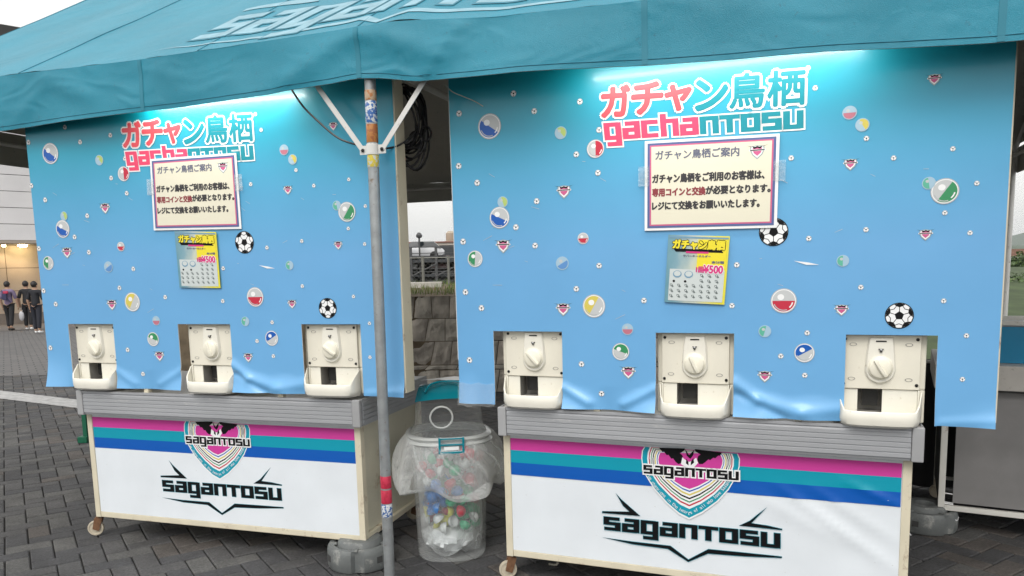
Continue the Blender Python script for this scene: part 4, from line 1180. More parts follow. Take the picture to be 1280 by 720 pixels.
# steel frame
def leg(x, y, z1, name='pole'):
    m = MB(); m.tube([(x, y, .006), (x, y, z1)], .0265, 18); m.box(x - .06, x + .06, y - .06, y + .06, .001, .006)
    return part(name, m.mesh(name, STEEL if (x, y) == (0, .05) else STEELW, smooth=True), tent)
for (x, y) in ((0, .05), (S0 + .05, .05), (S1 - .05, .05), (S0 + .05, DEP - .06), (0, DEP - .06), (S1 - .05, DEP - .06)):
    z1 = 2.60 if y < 1 else 2.58
    pl = leg(x, y, z1)
    if (x, y) == (0, .05): pole = pl
m = MB(); m.tube([(S0 + .03, .05, 2.60), (S1 - .03, .05, 2.60)], .017, 10); part('eave_pipe', m.mesh('eave_pipe', STEELW, smooth=True), tent)
m = MB(); m.tube([(S0 + .03, DEP - .06, 2.58), (S1 - .03, DEP - .06, 2.58)], .017, 10); part('eave_pipe', m.mesh('eave_pipe', STEELW, smooth=True), tent)
m = MB(); m.tube([(S0 + .03, DEP / 2, 4.33), (S1 - .03, DEP / 2, 4.33)], .02, 10); part('ridge_pipe', m.mesh('ridge_pipe', STEELW, smooth=True), tent)
for x in (S0 + .05, 0, S1 - .05):
    for yy in (.05, DEP - .06):
        m = MB(); m.tube([(x, yy, 2.60), (x, DEP / 2, 4.32)], .017, 10); part('rafter', m.mesh('rafter', STEELW, smooth=True), tent)
for x in (S0 + .05, 0, S1 - .05):
    m = MB(); m.tube([(x, .05, 2.585), (x, DEP - .06, 2.565)], .017, 10); part('tie_pipe', m.mesh('tie_pipe', STEELW, smooth=True), tent)
# braces and their bracket on the middle front pole
ZBR = at_depth(470, 187, 3.70).z
for xa, za, xb, zb_ in ((-.052, ZBR + .0, -.335, 2.545), (.052, ZBR + .0, .355, 2.56)):
    d = Vector((xb - xa, 0, zb_ - za)).normalized(); n = Vector((-d.z, 0, d.x)) * .0125
    m = MB(); a, b = Vector((xa, .046, za)), Vector((xb, .056, zb_))
    m.v = [tuple(a + n + Vector((0, q, 0))) for q in (0, .004)] + [tuple(a - n + Vector((0, q, 0))) for q in (0, .004)] + [tuple(b + n + Vector((0, q, 0))) for q in (0, .004)] + [tuple(b - n + Vector((0, q, 0))) for q in (0, .004)]
    m.f = [(0, 2, 6, 4), (1, 5, 7, 3), (0, 4, 5, 1), (2, 3, 7, 6), (0, 1, 3, 2), (4, 6, 7, 5)]; m.mi = [0] * 6
    br_ = part('brace', m.mesh('brace', STEELW, bevel=.001), tent)
    m = MB(); m.lathe([(.009, 0), (.009, .004), (.005, .006), (0, .006)], 6, Matrix.Translation((xa, .046, za)) @ Matrix.Rotation(math.pi / 2, 4, 'X'))
    part('bolt', m.mesh('bolt', SCREW), br_, sub=True)
m = MB(); m.lathe([(.0275, -.025), (.031, -.024), (.031, .024), (.0275, .025)], 20, Matrix.Translation((0, .05, ZBR)), caps=False)
m.box(-.070, -.029, .0485, .0535, ZBR - .020, ZBR + .022); m.box(.029, .070, .0485, .0535, ZBR - .020, ZBR + .022)
part('brace_bracket', m.mesh('brace_bracket', STEELW, bevel=.001), tent)
# worn stickers wrapped round the pole
def sticker_mat(name, c1, c2, sc):
    m = mat(name, c1, .5); t = m.node_tree; b = t.nodes['Principled BSDF']; tc = t.nodes.new('ShaderNodeTexCoord')
    n = t.nodes.new('ShaderNodeTexNoise'); n.inputs['Scale'].default_value = sc; n.inputs['Detail'].default_value = 3; t.links.new(tc.outputs['Object'], n.inputs['Vector'])
    rp = t.nodes.new('ShaderNodeValToRGB'); rp.color_ramp.interpolation = 'CONSTANT'; rp.color_ramp.elements[0].color = (*c1, 1); rp.color_ramp.elements[1].color = (*c2, 1); rp.color_ramp.elements[1].position = .52
    t.links.new(n.outputs['Fac'], rp.inputs[0]); t.links.new(rp.outputs[0], b.inputs['Base Color']); return m
def pz(v, u0=462, v0=105, u1=487, v1=720):
    u = u0 + (u1 - u0) * (v - v0) / (v1 - v0); return at_depth(u, v, 3.672).z
for (va, vb, c1, c2, sc, lb) in ((111, 124, (.45, .33, .22), (.40, .16, .05), 60, 'worn brown sticker'), (125, 152.5, (.04, .13, .38), (.60, .62, .62), 70, 'blue and white sticker with worn print'), (154, 177, (.42, .17, .04), (.30, .10, .03), 40, 'orange brown sticker'),
                            (178, 183, (.5, .5, .48), (.3, .3, .3), 40, None), (184, 208, (.62, .50, .06), (.55, .56, .52), 70, 'yellow and white sticker with worn print'),
                            (596.7, 612, (.50, .03, .07), (.40, .02, .05), 40, 'red tape band'), (614, 631, (.50, .03, .07), (.40, .02, .05), 40, 'red tape band'), (632, 648, (.55, .58, .60), (.03, .10, .30), 90, 'blue and white sticker with worn print')):
    z0, z1 = pz(vb), pz(va)
    m = MB(); m.lathe([(.0272, z0), (.0276, z0 + .001), (.0276, z1 - .001), (.0272, z1)], 24, Matrix.Translation((0, .05, 0)), caps=False)
    part('sticker', m.mesh('sticker', sticker_mat('sticker', c1, c2, sc), smooth=True), pole, label=lb, sub=True)

# ---- lit tube lamps hung under the front eave, each over the title of a board
TUBE = mat('lit lamp tube', (.9, .9, .9), .4, emit=((1, .97, .88), 9.0))
def tube_lamp(x, y, z, L, label, power):
    g = thing('tube_lamp', label, 'lamp', TM, (x, y, z))
    m = MB(); m.box(x - L / 2, x + L / 2, y - .018, y + .018, z + .012, z + .045); part('lamp_housing', m.mesh('lamp_housing', STEELW, bevel=.003), g)
    m = MB(); m.tube([(x - L / 2 + .02, y, z), (x + L / 2 - .02, y, z)], .012, 12); part('lamp_tube', m.mesh('lamp_tube', TUBE, smooth=True), g)
    for s in (-.4, .4):
        m = MB(); m.tube([(x + L * s, y, z + .045), (x + L * s, .05, 2.598)], .003, 6); part('hanger_wire', m.mesh('hanger_wire', STEELW), g)
    ld = bpy.data.lights.new('lamp_light', 'AREA'); ld.shape = 'RECTANGLE'; ld.size = L - .04; ld.size_y = .03; ld.energy = power; ld.color = (1, .97, .88)
    lo = bpy.data.objects.new('lamp_light', ld); COL.objects.link(lo); lo.parent = g; lo.location = (0, 0, -.014); lo.rotation_euler = (R(20), 0, 0)
    return g
def tent_s(u, v=100):
    d = ray(u, v); q = TP + N1 * .1; t = (q.dot(N1)) / (Vector((d.x, d.y, 0)).dot(N1)); return (Vector((d.x, d.y, 0)) * t - TP).dot(E1)
tube_lamp(tent_s(890, 80), .055, 2.485, 1.2, 'slim lit tube lamp under the tent eave above the title of the right board', 4.6)
tube_lamp(tent_s(265, 140), .05, 2.53, .95, 'slim lit tube lamp under the tent eave above the title of the left board', 3.6)

# ================================================================== CABLES
def coil():
    m = MB(); rc = random.Random(11)
    c = at_depth(506, 150, 3.98)
    for k in range(13):
        w_, h_ = rc.uniform(.07, .125), rc.uniform(.14, .20)
        cx, cz, cy = c.x + rc.uniform(-.035, .03), 2.52 - h_, 3.98 + rc.uniform(-.05, .05)
        tilt = rc.uniform(-.18, .30); pts = []
        for i in range(26):
            a = 2 * math.pi * i / 26; r_ = 1 + .10 * math.sin(3 * a + k)
            x, z = w_ * math.sin(a) * r_, h_ * math.cos(a) * (1 if math.cos(a) > 0 else 1.05)
            pts.append((cx + x * math.cos(tilt) - z * math.sin(tilt) * .6, cy + .02 * math.sin(2 * a + k), cz + z * math.cos(tilt) + x * math.sin(tilt)))
        m.tube(pts, .0058, 7, closed=True)
    for (px, r1, r2, ph) in (((533, 168), .022, .036, .5), ((520, 176), .026, .04, 1.4)):
        q = at_depth(px[0], px[1], 3.97)
        m.tube([(q.x + r1 * math.cos(a) * 1.2, 3.95 + .01 * math.sin(a * 2 + ph), q.z + r2 * math.sin(a)) for a in [2 * math.pi * i / 22 for i in range(22)]], .0055, 7, closed=True)
    return m.mesh('cable_loops', RUBBER, smooth=True)
g = thing('cable_coil', 'tangled black cable coil hung from the eave beside the metal pole', 'cable coil', Matrix.Identity(4), (at_depth(506, 150, 3.98).x, 3.98, 2.2))
part('cable_loops', coil(), g)
m = MB(); m.tube([tuple(at_depth(506, v, 3.98)) for v in (84, 108)], .004, 6); part('hanging_tie', m.mesh('hanging_tie', STEELW), g)
def spline(pts, n=10):
    P = [Vector(p) for p in pts]; out = []
    for i in range(len(P) - 1):
        a, b, c, d = P[max(0, i - 1)], P[i], P[i + 1], P[min(len(P) - 1, i + 2)]
        for k in range(n):
            t = k / n; out.append(.5 * ((2 * b) + (-a + c) * t + (2 * a - 5 * b + 4 * c - d) * t * t + (-a + 3 * b - 3 * c + d) * t ** 3))
    out.append(P[-1]); return out
m = MB(); pts = [at_depth(u, v, y) for u, v, y in ((362, 108, 3.90), (378, 132, 3.88), (398, 152, 3.86), (422, 172, 3.84), (446, 181, 3.82), (470, 186, 3.80), (495, 183, 3.84), (512, 172, 3.88), (524, 158, 3.95))]
m.tube(spline(pts), .0052, 7)
tag(obj('power_cable', m.mesh('power_cable', RUBBER, smooth=True)), 'single black cable drooping across the left board towards the pole', 'cable')
m = MB(); pts = [at_depth(u, v, y) for u, v, y in ((556, 106, 3.68), (566, 115, 3.70), (580, 121, 3.71), (594, 127, 3.72), (604, 133, 3.73))]
m.tube(spline(pts), .0022, 6)
tag(obj('thin_wire', m.mesh('thin_wire', mat('pale wire', (.45, .46, .40), .5), smooth=True)), 'thin pale wire trailing over the top left corner of the right board', 'wire')

# ================================================================== TENT WEIGHTS
def weight(x, y, rot, label, string=False):
    g = thing('tent_weight', label, 'weight', Matrix.Translation((x, y, 0)) @ Matrix.Rotation(rot, 4, 'Z'), group='grey cast tent weights')
    r, h = .178, .125
    m = MB(); n = 64; prof = [(.0, .004), (r * .96, .004), (r, .02), (r, h - .03), (r * .985, h - .012), (r * .94, h), (r * .80, h), (r * .77, h - .012), (r * .70, h - .014), (r * .66, h + .012), (r * .60, h + .024), (r * .30, h + .024), (r * .26, h + .01), (r * .26, .05), (0, .05)]
    slots = [(math.pi * 1.50, .12, .0), (math.pi * 1.5 + 2.2, .12, 0)]
    vs = []
    for j, (rr, z) in enumerate(prof):
        for i in range(n):
            a = 2 * math.pi * i / n; q = rr
            for (sa, sw, _) in slots:
                d = abs((a - sa + math.pi) % (2 * math.pi) - math.pi)
                if d < sw and rr > r * .72: q = r * .86 + (rr - r * .86) * .15 if rr > r * .86 else rr
            vs.append((q * math.cos(a), q * math.sin(a), z))
    fs = [(j * n + i, j * n + (i + 1) % n, (j + 1) * n + (i + 1) % n, (j + 1) * n + i) for j in range(len(prof) - 1) for i in range(n)]
    m.add(vs, fs); part('cast_body', m.mesh('cast_body', CONC, smooth=True, weld=True), g)
    # lifting recesses: shade painted as near-black plates on the rim, with raised lugs
    for a in (math.pi * 1.15, math.pi * 1.72):
        Mx = Matrix.Rotation(a, 4, 'Z') @ Matrix.Translation((r + .0005, 0, h * .52))
        m = MB(); m.box(-.004, .0015, -.017, .017, -.017, .017, M=Mx); part('recess_shade', m.mesh('recess_shade', mat('recess', (.05, .05, .05), .9)), g)
    for k in range(3):
        a = math.pi * (1.05 + .42 * k)
        Mx = Matrix.Rotation(a, 4, 'Z') @ Matrix.Translation((r * .82, 0, h + .001))
        m = MB(); m.box(-.020, .020, -.016, .016, -.006, .004, M=Mx); part('lug', m.mesh('lug', CONC, bevel=.004), g)
    if string:
        m = MB(); pts = [(-r * .96, -.05, h * .9), (-r * 1.05, -.06, h * .7), (-r * 1.10, -.07, h * .45), (-r * 1.16, -.06, h * .25), (-r * 1.13, -.09, h * .05), (-r * 1.2, -.07, h * .3), (-r * 1.1, -.05, h * .55)]
        m.tube(spline(pts, 6), .004, 6); part('tie_string', m.mesh('tie_string', WHITE, smooth=True), g)
        m = MB(); m.tube([(r * .99 * math.cos(a), r * .99 * math.sin(a), h * .72 - .012 * math.sin((a - 5.0) / .36 * math.pi)) for a in [5.0 + .36 * i / 8 for i in range(9)]], .004, 6); part('rope_handle', m.mesh('rope_handle', WHITE, smooth=True), g)
    return g
weight(-.855, 4.04, .1, 'grey round tent weight under the right corner of the left wagon, beside the pole')
weight(2.47, 4.44, .35, 'grey round tent weight with white string, under the plain grey wagon', True)

# ================================================================== CLEAR BIN WITH BAG
BX, BY = -.365, 4.20
BM = Matrix.Translation((BX, BY, 0)) @ Matrix.Rotation(R(8), 4, 'Z')
bin_ = thing('capsule_bin', 'clear round collection bin with teal flap lid and inside-out plastic bag, between the wagons', 'bin', BM)
def super_ring(w_, d_, z, n=40, e=2.6):
    o = []
    for i in range(n):
        a = 2 * math.pi * i / n; c, s = math.cos(a), math.sin(a)
        o.append((math.copysign(abs(c) ** (2 / e), c) * w_, math.copysign(abs(s) ** (2 / e), s) * d_, z))
    return o
def shell(name, rings, material, parent, n=40, cap=False, smooth=True, label=None):
    m = MB()
    for r_ in rings: m.v += r_
    for j in range(len(rings) - 1):
        for i in range(n): m.f.append((j * n + i, j * n + (i + 1) % n, (j + 1) * n + (i + 1) % n, (j + 1) * n + i)); m.mi.append(0)
    if cap: m.f.append(tuple(reversed(range(n)))); m.mi.append(0)
    return part(name, m.mesh(name, material, smooth=smooth), parent, label=label)
shell('bin_body', [super_ring(.185, .185, .004), super_ring(.192, .192, .02), super_ring(.200, .200, .30), super_ring(.215, .215, .62), super_ring(.222, .222, .66)], CLEAR, bin_, cap=True)
RIMM = mat('clear rim', (.62, .64, .63), .2, coat=.3, alpha=.75)
shell('rim', [super_ring(.222, .222, .655), super_ring(.240, .240, .660), super_ring(.246, .246, .668), super_ring(.240, .240, .676), super_ring(.228, .228, .680), super_ring(.236, .236, .690), super_ring(.240, .240, .697), super_ring(.232, .232, .704), super_ring(.212, .212, .706)], RIMM, bin_)
# hinged hood with round windows and a teal flap on top
hz0, hz1 = .706, .905
shell('hood', [super_ring(.212, .212, hz0), super_ring(.192, .190, hz0 + .03, e=3.5), super_ring(.175, .150, hz1 - .02, e=4.5), super_ring(.165, .140, hz1, e=4.5)], CLEAR, bin_)
m = MB(); Mr = Matrix.Translation((-.045, -.172, .81)) @ Matrix.Rotation(R(-83), 4, 'X') @ Matrix.Rotation(math.pi, 4, 'X')
m.tube([Mr @ Vector((.060 * math.cos(a), .060 * math.sin(a), 0)) for a in [2 * math.pi * i / 36 for i in range(36)]], .0055, 8, closed=True)
part('window_rim', m.mesh('window_rim', RIMM, smooth=True), bin_)
m = MB(); n = 18
for j in range(9):
    t = j / 8
    for i in range(n + 1):
        s = -1 + 2 * i / n; wv = .185 - .035 * t
        m.v.append((s * wv, -.165 + .20 * t, hz1 + .004 + .062 * math.sin(t * math.pi / 2) - .012 * s * s))
for j in range(8):
    for i in range(n): m.f.append((j * (n + 1) + i, j * (n + 1) + i + 1, (j + 1) * (n + 1) + i + 1, (j + 1) * (n + 1) + i)); m.mi.append(0)
part('teal_flap', m.mesh('teal_flap', TEALPL, smooth=True), bin_)
m = MB(); m.tube(spline([(-.13, -.12, hz1 + .035), (-.09, -.08, hz1 + .075), (0, -.05, hz1 + .083), (.09, -.08, hz1 + .075), (.13, -.12, hz1 + .035)], 6), .006, 8)
part('flap_handle', m.mesh('flap_handle', TEALPL, smooth=True), bin_)
m = MB(); pts = [(-.15, .10), (-.05, .02), (.02, .05), (.12, -.02), (.16, .10), (.05, .13)]
for i, (x, y) in enumerate(pts): m.v.append((x, y, hz1 + .072 + .012 * (i % 2)))
m.f = [(0, 1, 2, 3, 4, 5)]; m.mi = [0]
part('crumpled_paper', m.mesh('crumpled_paper', WHITE), bin_)
m = MB()
for x in (-.063, .063): m.box(x - .006, x + .006, -.262, -.238, .628, .715)
m.box(-.057, .057, -.262, -.244, .628, .640); m.box(-.057, .057, -.2615, -.246, .672, .680); m.box(-.057, .057, -.258, -.246, .704, .712)
lt = part('latch', m.mesh('latch', TEALPL, bevel=.002), bin_)
m = MB(); m.box(-.040, .040, -.256, -.247, .646, .666); part('latch_plate', m.mesh('latch_plate', WHITE, bevel=.003), lt, sub=True)
# bag: folded over the rim, flaring out, with an inner layer inside the bin
def bag_ring(rr, z, amp, ph, n=96):
    o = []
    for i in range(n):
        a = 2 * math.pi * i / n
        q = rr * (1 + amp * (.5 * math.sin(5 * a + ph) + .35 * math.sin(9 * a - ph * 2) + .3 * noise.noise(Vector((math.cos(a) * 3, math.sin(a) * 3, z * 9 + ph)))))
        o.append((q * math.cos(a), q * math.sin(a) * .96, z + amp * .25 * math.sin(4 * a + ph * 3)))
    return o
BG = [(.236, .700, .01, 0), (.262, .665, .04, .2), (.290, .61, .07, .4), (.310, .55, .09, .6), (.322, .49, .12, .8), (.326, .445, .13, 1.0), (.318, .415, .13, 1.1), (.300, .398, .12, 1.2), (.272, .39, .12, 1.3), (.232, .40, .06, 1.4)]
shell('outer_bag', [bag_ring(*a) for a in BG], FILM2, bin_, n=96)
IB = [(.208, .66, .02, 0), (.190, .50, .05, .5), (.180, .30, .06, 1), (.170, .12, .07, 1.6), (.150, .04, .10, 2.0), (.09, .025, .1, 2.2), (.02, .022, .02, 2.4)]
shell('inner_bag', [bag_ring(*a) for a in IB], FILM, bin_, n=96)
for k in range(5):        # twisted folds across the overhang
    a0 = R(-140 + 28 * k); pts = []
    for t in range(9):
        q = t / 8; a = a0 + q * .55 + .1 * math.sin(k); rr = .262 + .055 * math.sin(q * math.pi * .6)
        pts.append((rr * math.cos(a), rr * math.sin(a) * .96 - .006, .665 - .20 * q + .01 * math.sin(t * 1.3 + k)))
    m = MB(); m.tube(pts, [.002 + .004 * math.sin(math.pi * t / 8) for t in range(9)], 6); part('bag_fold', m.mesh('bag_fold', FILM, smooth=True), bin_)
CAPM = {'red': mat('red capsule', (.55, .03, .06), .3, var=.1), 'green': mat('green capsule', (.03, .40, .20), .3, var=.1), 'blue': mat('blue capsule', (.03, .20, .55), .3, var=.1), 'yellow': mat('yellow capsule', (.60, .58, .08), .3), 'clear': mat('pale capsule', (.62, .64, .64), .25)}
cap_mesh = {}
for k, mm in CAPM.items():
    m = MB(); r_ = .032; prof = [(r_ * math.cos(a), r_ * math.sin(a)) for a in [math.pi / 2 * i / 6 for i in range(7)]]; prof = [(r_ * 1.04, -.004), (r_ * 1.04, 0)] + prof
    inner = [(rr * .93, z * .93) for rr, z in reversed(prof)]
    m.lathe(prof[:-1] + [(0, r_)], 18, caps=False); m.lathe([(0, r_ * .93)] + inner[1:], 18, caps=False)
    cap_mesh[k] = m.mesh('capsule_shell', mm, smooth=True)
rc = random.Random(5)
zones = [('blue', -.10, -.08), ('blue', -.06, .0), ('green', -.13, -.02), ('green', .02, -.11), ('red', .10, -.08), ('red', .12, .0), ('green', .08, -.13), ('red', -.03, -.1), ('yellow', 0, -.13), ('clear', 0, 0)]
placed = []
tries = 0
while len(placed) < 115 and tries < 9000:
    tries += 1
    z = rc.uniform(.17, .60); a = rc.uniform(0, 2 * math.pi); rr = .150 * math.sqrt(rc.random()) if z < .5 else .17 * math.sqrt(rc.random())
    x, y = rr * math.cos(a), rr * math.sin(a)
    if any((x - p[0]) ** 2 + (y - p[1]) ** 2 + (z - p[2]) ** 2 < .056 ** 2 for p in placed): continue
    placed.append((x, y, z))
    if z > .42: c = rc.choice(('green', 'clear', 'clear', 'clear', 'red')) if x < .1 else rc.choice(('red', 'clear', 'clear'))
    elif z > .27: c = (rc.choice(('green', 'blue', 'blue')) if x < -.03 else rc.choice(('green', 'blue', 'red')) if x < .04 else rc.choice(('red', 'red', 'red', 'green')))
    else: c = rc.choice(('clear', 'clear', 'yellow', 'red')) if x < .02 else rc.choice(('green', 'green', 'clear'))
    o = obj('capsule_shell', cap_mesh[c]); o.matrix_world = BM @ Matrix.Translation((x, y, z)) @ Matrix.Rotation(rc.uniform(0, 6), 4, 'X') @ Matrix.Rotation(rc.uniform(0, 6), 4, 'Y')
    nm = {'clear': 'pale clear'}.get(c, c)
    tag(o, 'empty %s half capsule in the %s part of the clear bin' % (nm, 'upper' if z > .47 else 'middle' if z > .31 else 'lower'), 'capsule', 'empty capsules in the bin')
# crumpled white bag at the bottom
m = MB(); n = 40; rings = []
for j in range(13):
    t = math.pi * j / 12; rg = []
    for i in range(n):
        a = 2 * math.pi * i / n; v = Vector((math.sin(t) * math.cos(a), math.sin(t) * math.sin(a), -math.cos(t)))
        q = 1 + .22 * noise.noise(v * 3.1) + .10 * noise.noise(v * 8)
        rg.append((v.x * .150 * q - .005, v.y * .150 * q, .095 + v.z * .075 * q))
    rings.append(rg)
for r_ in rings: m.v += r_
for j in range(12):
    for i in range(n): m.f.append((j * n + i, j * n + (i + 1) % n, (j + 1) * n + (i + 1) % n, (j + 1) * n + i)); m.mi.append(0)
o = obj('rubbish_bag', m.mesh('rubbish_bag', mat('thin white plastic', (.66, .68, .69), .3, bump=.6, bs=26, coat=.3), smooth=True)); o.matrix_world = BM
tag(o, 'crumpled white plastic bag lying at the bottom of the clear bin', 'plastic bag')
# scraps under the right wagon
g0 = ground(694, 712)
m = MB(); m.tube(spline([(g0.x - .03, g0.y + .05, .012), (g0.x - .01, g0.y + .02, .02), (g0.x + .01, g0.y, .03), (g0.x + .02, g0.y + .01, .05), (g0.x + .035, g0.y + .02, .075)], 6), [.004 + .004 * math.sin(i) ** 2 for i in range(25)], 6)
tag(obj('rag', m.mesh('rag', mat('dirty cloth', (.35, .33, .28), .8, var=.2), smooth=True)), 'small twisted off-white rag lying on the bricks under the right wagon', 'rag')

# ================================================================== THIRD WAGON, RIGHT
c3 = ground(1172, 637, .13); yaw3 = -.478
M3 = Matrix.Translation((c3.x, c3.y, 0)) @ Matrix.Rotation(yaw3, 4, 'Z')
w3 = thing('plain_wagon', 'plain grey panelled wagon with white steel frame at the right edge', 'wagon', M3, (.9, .35, 0))
W3F = mat('white frame steel', (.66, .65, .61), .45, var=.05, dirt=((.25, .18, .12), .05, 14))
GREYP = mat('grey plastic sheet', (.22, .215, .215), .3, var=.18, vs_=3, bump=.03, bs=4, coat=.3)
for (x, y) in ((0, 0), (1.8, 0), (0, .72), (1.8, .72)):
    m = MB(); m.box(x, x + .034, y, y + .034, .128, .86); part('post', m.mesh('post', W3F, bevel=.003), w3)
for y in (.002, .722):
    m = MB(); m.box(.035, 1.799, y, y + .030, .130, .160); part('bottom_rail', m.mesh('bottom_rail', W3F, bevel=.003), w3)
m = MB(); m.box(.075, 1.79, .012, .016, .178, .86); part('front_sheet', m.mesh('front_sheet', GREYP), w3)
for z in (.168, .176, .23):
    m = MB(); m.tube([(.03, .02, z), (.08, .018, z - .002)], .003, 6); part('wire_tie', m.mesh('wire_tie', WHITE), w3)
m = MB(); m.box(.002, .006, .035, .72, .161, .86); part('side_sheet', m.mesh('side_sheet', DARK), w3)
for y in (.70, ):
    m = MB(); m.box(.035, 1.799, y, y + .004, .161, .86); part('back_sheet', m.mesh('back_sheet', DARK), w3)
m = MB(); m.box(-.05, 1.88, -.045, .80, .866, 1.005); part('counter_edge', m.mesh('counter_edge', mat('pale counter edge', (.46, .44, .41), .5, var=.12, vs_=6, dirt=((.2, .18, .15), .08, 20)), bevel=.004), w3)
m = MB(); m.box(-.045, 1.875, -.040, .79, .855, .8658); part('counter_shadow_gap', m.mesh('counter_shade_strip', DARK), w3).name = 'counter_shade_strip'  # near-black strip stands in for the shade under the counter edge
for (x, y) in ((.02, .03), (1.8, .03), (.02, .7), (1.8, .7)):
    m = MB(); m.lathe([(.006, -.012), (.042, -.012), (.045, -.006), (.045, .006), (.042, .012), (.006, .012)], 18, Matrix.Translation((x, y + .03, .045)) @ Matrix.Rotation(math.pi / 2, 4, 'X')); m.box(x - .02, x + .02, y + .013, y + .047, .09, .127)
    part('castor', m.mesh('castor', WHEEL, smooth=True), w3)
g = thing('display_case', 'teal printed display case with white rails on the plain grey wagon', 'display case', M3, (.9, .4, 1.005))
m = MB(); m.box(.0, 1.8, .10, .104, 1.007, 1.215); part('front_banner', m.mesh('front_banner', mat('teal banner', (.0, .22, .42), .4, var=.05)), g)
m = MB(); m.box(.0, .17, .094, .0985, 1.007, 1.215); part('dark_banner_end', m.mesh('dark_banner_end', mat('dark teal banner', (.0, .10, .14), .4, var=.15)), g)
P = []
for k in range(5):
    x = .05 + .02 * math.sin(k * 2); z = 1.03 + .035 * k
    P.append((ring(x, z, .012, .018, 9), 1, 0)); P.append((ring(x + .04, z - .01, .006, .010, 7), 1, 1))
part('banner_motif', lay(P, .0935, [PINKT, WHITE], 'banner_motif'), g)
for z in (1.225, 1.255):
    m = MB(); m.box(-.02, 1.82, .085, .125, z, z + .022); part('white_rail', m.mesh('white_rail', W3F, bevel=.003), g)
m = MB(); m.box(0, 1.8, .13, .6, 1.006, 1.22); part('case_body', m.mesh('case_body', mat('white case', (.55, .56, .56), .5)), g)
# green post-foot behind the left wagon
q = ground(107, 553)
m = MB(); q1 = at_depth(105, 520, q.y)
m.box(q.x - .02, q.x + .02, q.y, q.y + .03, .0, .75); m.box(q.x - .06, q.x + .03, q.y - .03, q.y + .05, .001, .06)
tag(obj('green_stand', m.mesh('green_stand', GREENB, bevel=.004)), 'slim dark green stand just behind the left end of the left wagon', 'stand')

# ================================================================== STONE WALL, BANK, FENCE
WY = 9.75; wyaw = R(-2)
WM = Matrix.Translation((-.75, WY, 0)) @ Matrix.Rotation(wyaw, 4, 'Z')
wall = thing('stone_wall', 'rough grey stone retaining wall behind the gap between the wagons', 'retaining wall', WM)
m = MB(); m.box(-3.4, 4.0, .092, .6, -.02, 1.26); part('wall_core', m.mesh('wall_core', mat('dark mortar', (.03, .028, .026), .95, var=.3)), wall)
STN = [mat('grey stone %d' % i, c, .85, var=.45, vs_=7, bump=1.0, bs=26, dirt=((.035, .032, .03), .22, 5), stretch=(1, 1, .45)) for i, c in enumerate(((.50, .46, .40), (.43, .39, .34), (.54, .48, .41), (.46, .39, .33)))]
rows = [1.262, .972, .675, .365, .300, .0]
rc = random.Random(21)
for r_ in range(len(rows) - 1):
    zt, zb_ = rows[r_], rows[r_ + 1]; x = -3.35 + rc.uniform(0, .2); lean = .0
    thin = (zt - zb_) < .1
    sl1_prev = 0
    while x < 3.9:
        wd = rc.uniform(.22, .32) if not thin else rc.uniform(.3, .45); ga = .004
        sl0 = sl1_prev; sl1 = rc.uniform(-.03, .07); sl1_prev = sl1
        f = rc.uniform(-.02, .02)
        nx_, nz_ = 5, 5; mm = MB()
        for j in range(nz_ + 1):
            for i in range(nx_ + 1):
                s, t = i / nx_, j / nz_
                xx = x + ga + (wd - 2 * ga) * s + (sl0 * (1 - s) + sl1 * s) * (t - .5); zz = zb_ + ga + (zt - zb_ - 2 * ga) * t
                ed = min(s, 1 - s, t, 1 - t) * 8
                yy = .008 + f * .6 - .020 * min(1, ed + .1) - .030 * noise.noise(Vector((xx * 9, zz * 9, r_))) * min(1, ed + .3)
                mm.v.append((xx, yy + .055, zz))
        for j in range(nz_):
            for i in range(nx_): mm.f.append((j * (nx_ + 1) + i, j * (nx_ + 1) + i + 1, (j + 1) * (nx_ + 1) + i + 1, (j + 1) * (nx_ + 1) + i)); mm.mi.append(0)
        part('stone', mm.mesh('stone', rc.choice(STN)), wall)
        x += wd
# bank on top with soil and grass
m = MB(); xs = 40; P0 = WM @ Vector((-3.4, .1, 0)); 
def bank_h(x, y): return 1.262 + min(.10, (y - 9.8) * .05) + .012 * noise.noise(Vector((x * 2, y * 2, 0))) if y < 13 else 1.36 - (y - 13) * .12
for j in range(12):
    y = 9.80 + j * .5
    for i in range(xs + 1): x = -5 + 9 * i / xs; m.v.append((x, y, bank_h(x, y)))
for j in range(11):
    for i in range(xs): m.f.append((j * (xs + 1) + i, j * (xs + 1) + i + 1, (j + 1) * (xs + 1) + i + 1, (j + 1) * (xs + 1) + i)); m.mi.append(0)
m.box(-5, 4, 9.83, 9.86, -.1, 1.258)
tag(obj('bank', m.mesh('bank', mat('dry soil', (.13, .10, .065), .95, var=.35, vs_=8), smooth=False)), None, None, kind='structure')
def blades(n, fn, hmin, hmax, wd, seed):
    m = MB(); r_ = random.Random(seed)
    for k in range(n):
        x, y, z = fn(r_); h = r_.uniform(hmin, hmax); a = r_.uniform(0, math.pi); lx, ly = r_.uniform(-.5, .5) * h, r_.uniform(-.5, .5) * h
        dx_, dy_ = math.cos(a) * wd, math.sin(a) * wd
        m.add([(x - dx_, y - dy_, z - .01), (x + dx_, y + dy_, z - .01), (x + lx * .4 + dx_ * .7, y + ly * .4 + dy_ * .7, z + h * .6), (x + lx * .4 - dx_ * .7, y + ly * .4 - dy_ * .7, z + h * .6), (x + lx, y + ly, z + h)], [(0, 1, 2, 3), (3, 2, 4)], r_.choice((0, 0, 1, 2)))
    return m
GR = [mat('grass blade', (.10, .17, .03), .7, var=.2), mat('dry grass blade', (.23, .20, .08), .8, var=.2), mat('bright grass blade', (.15, .23, .04), .7)]
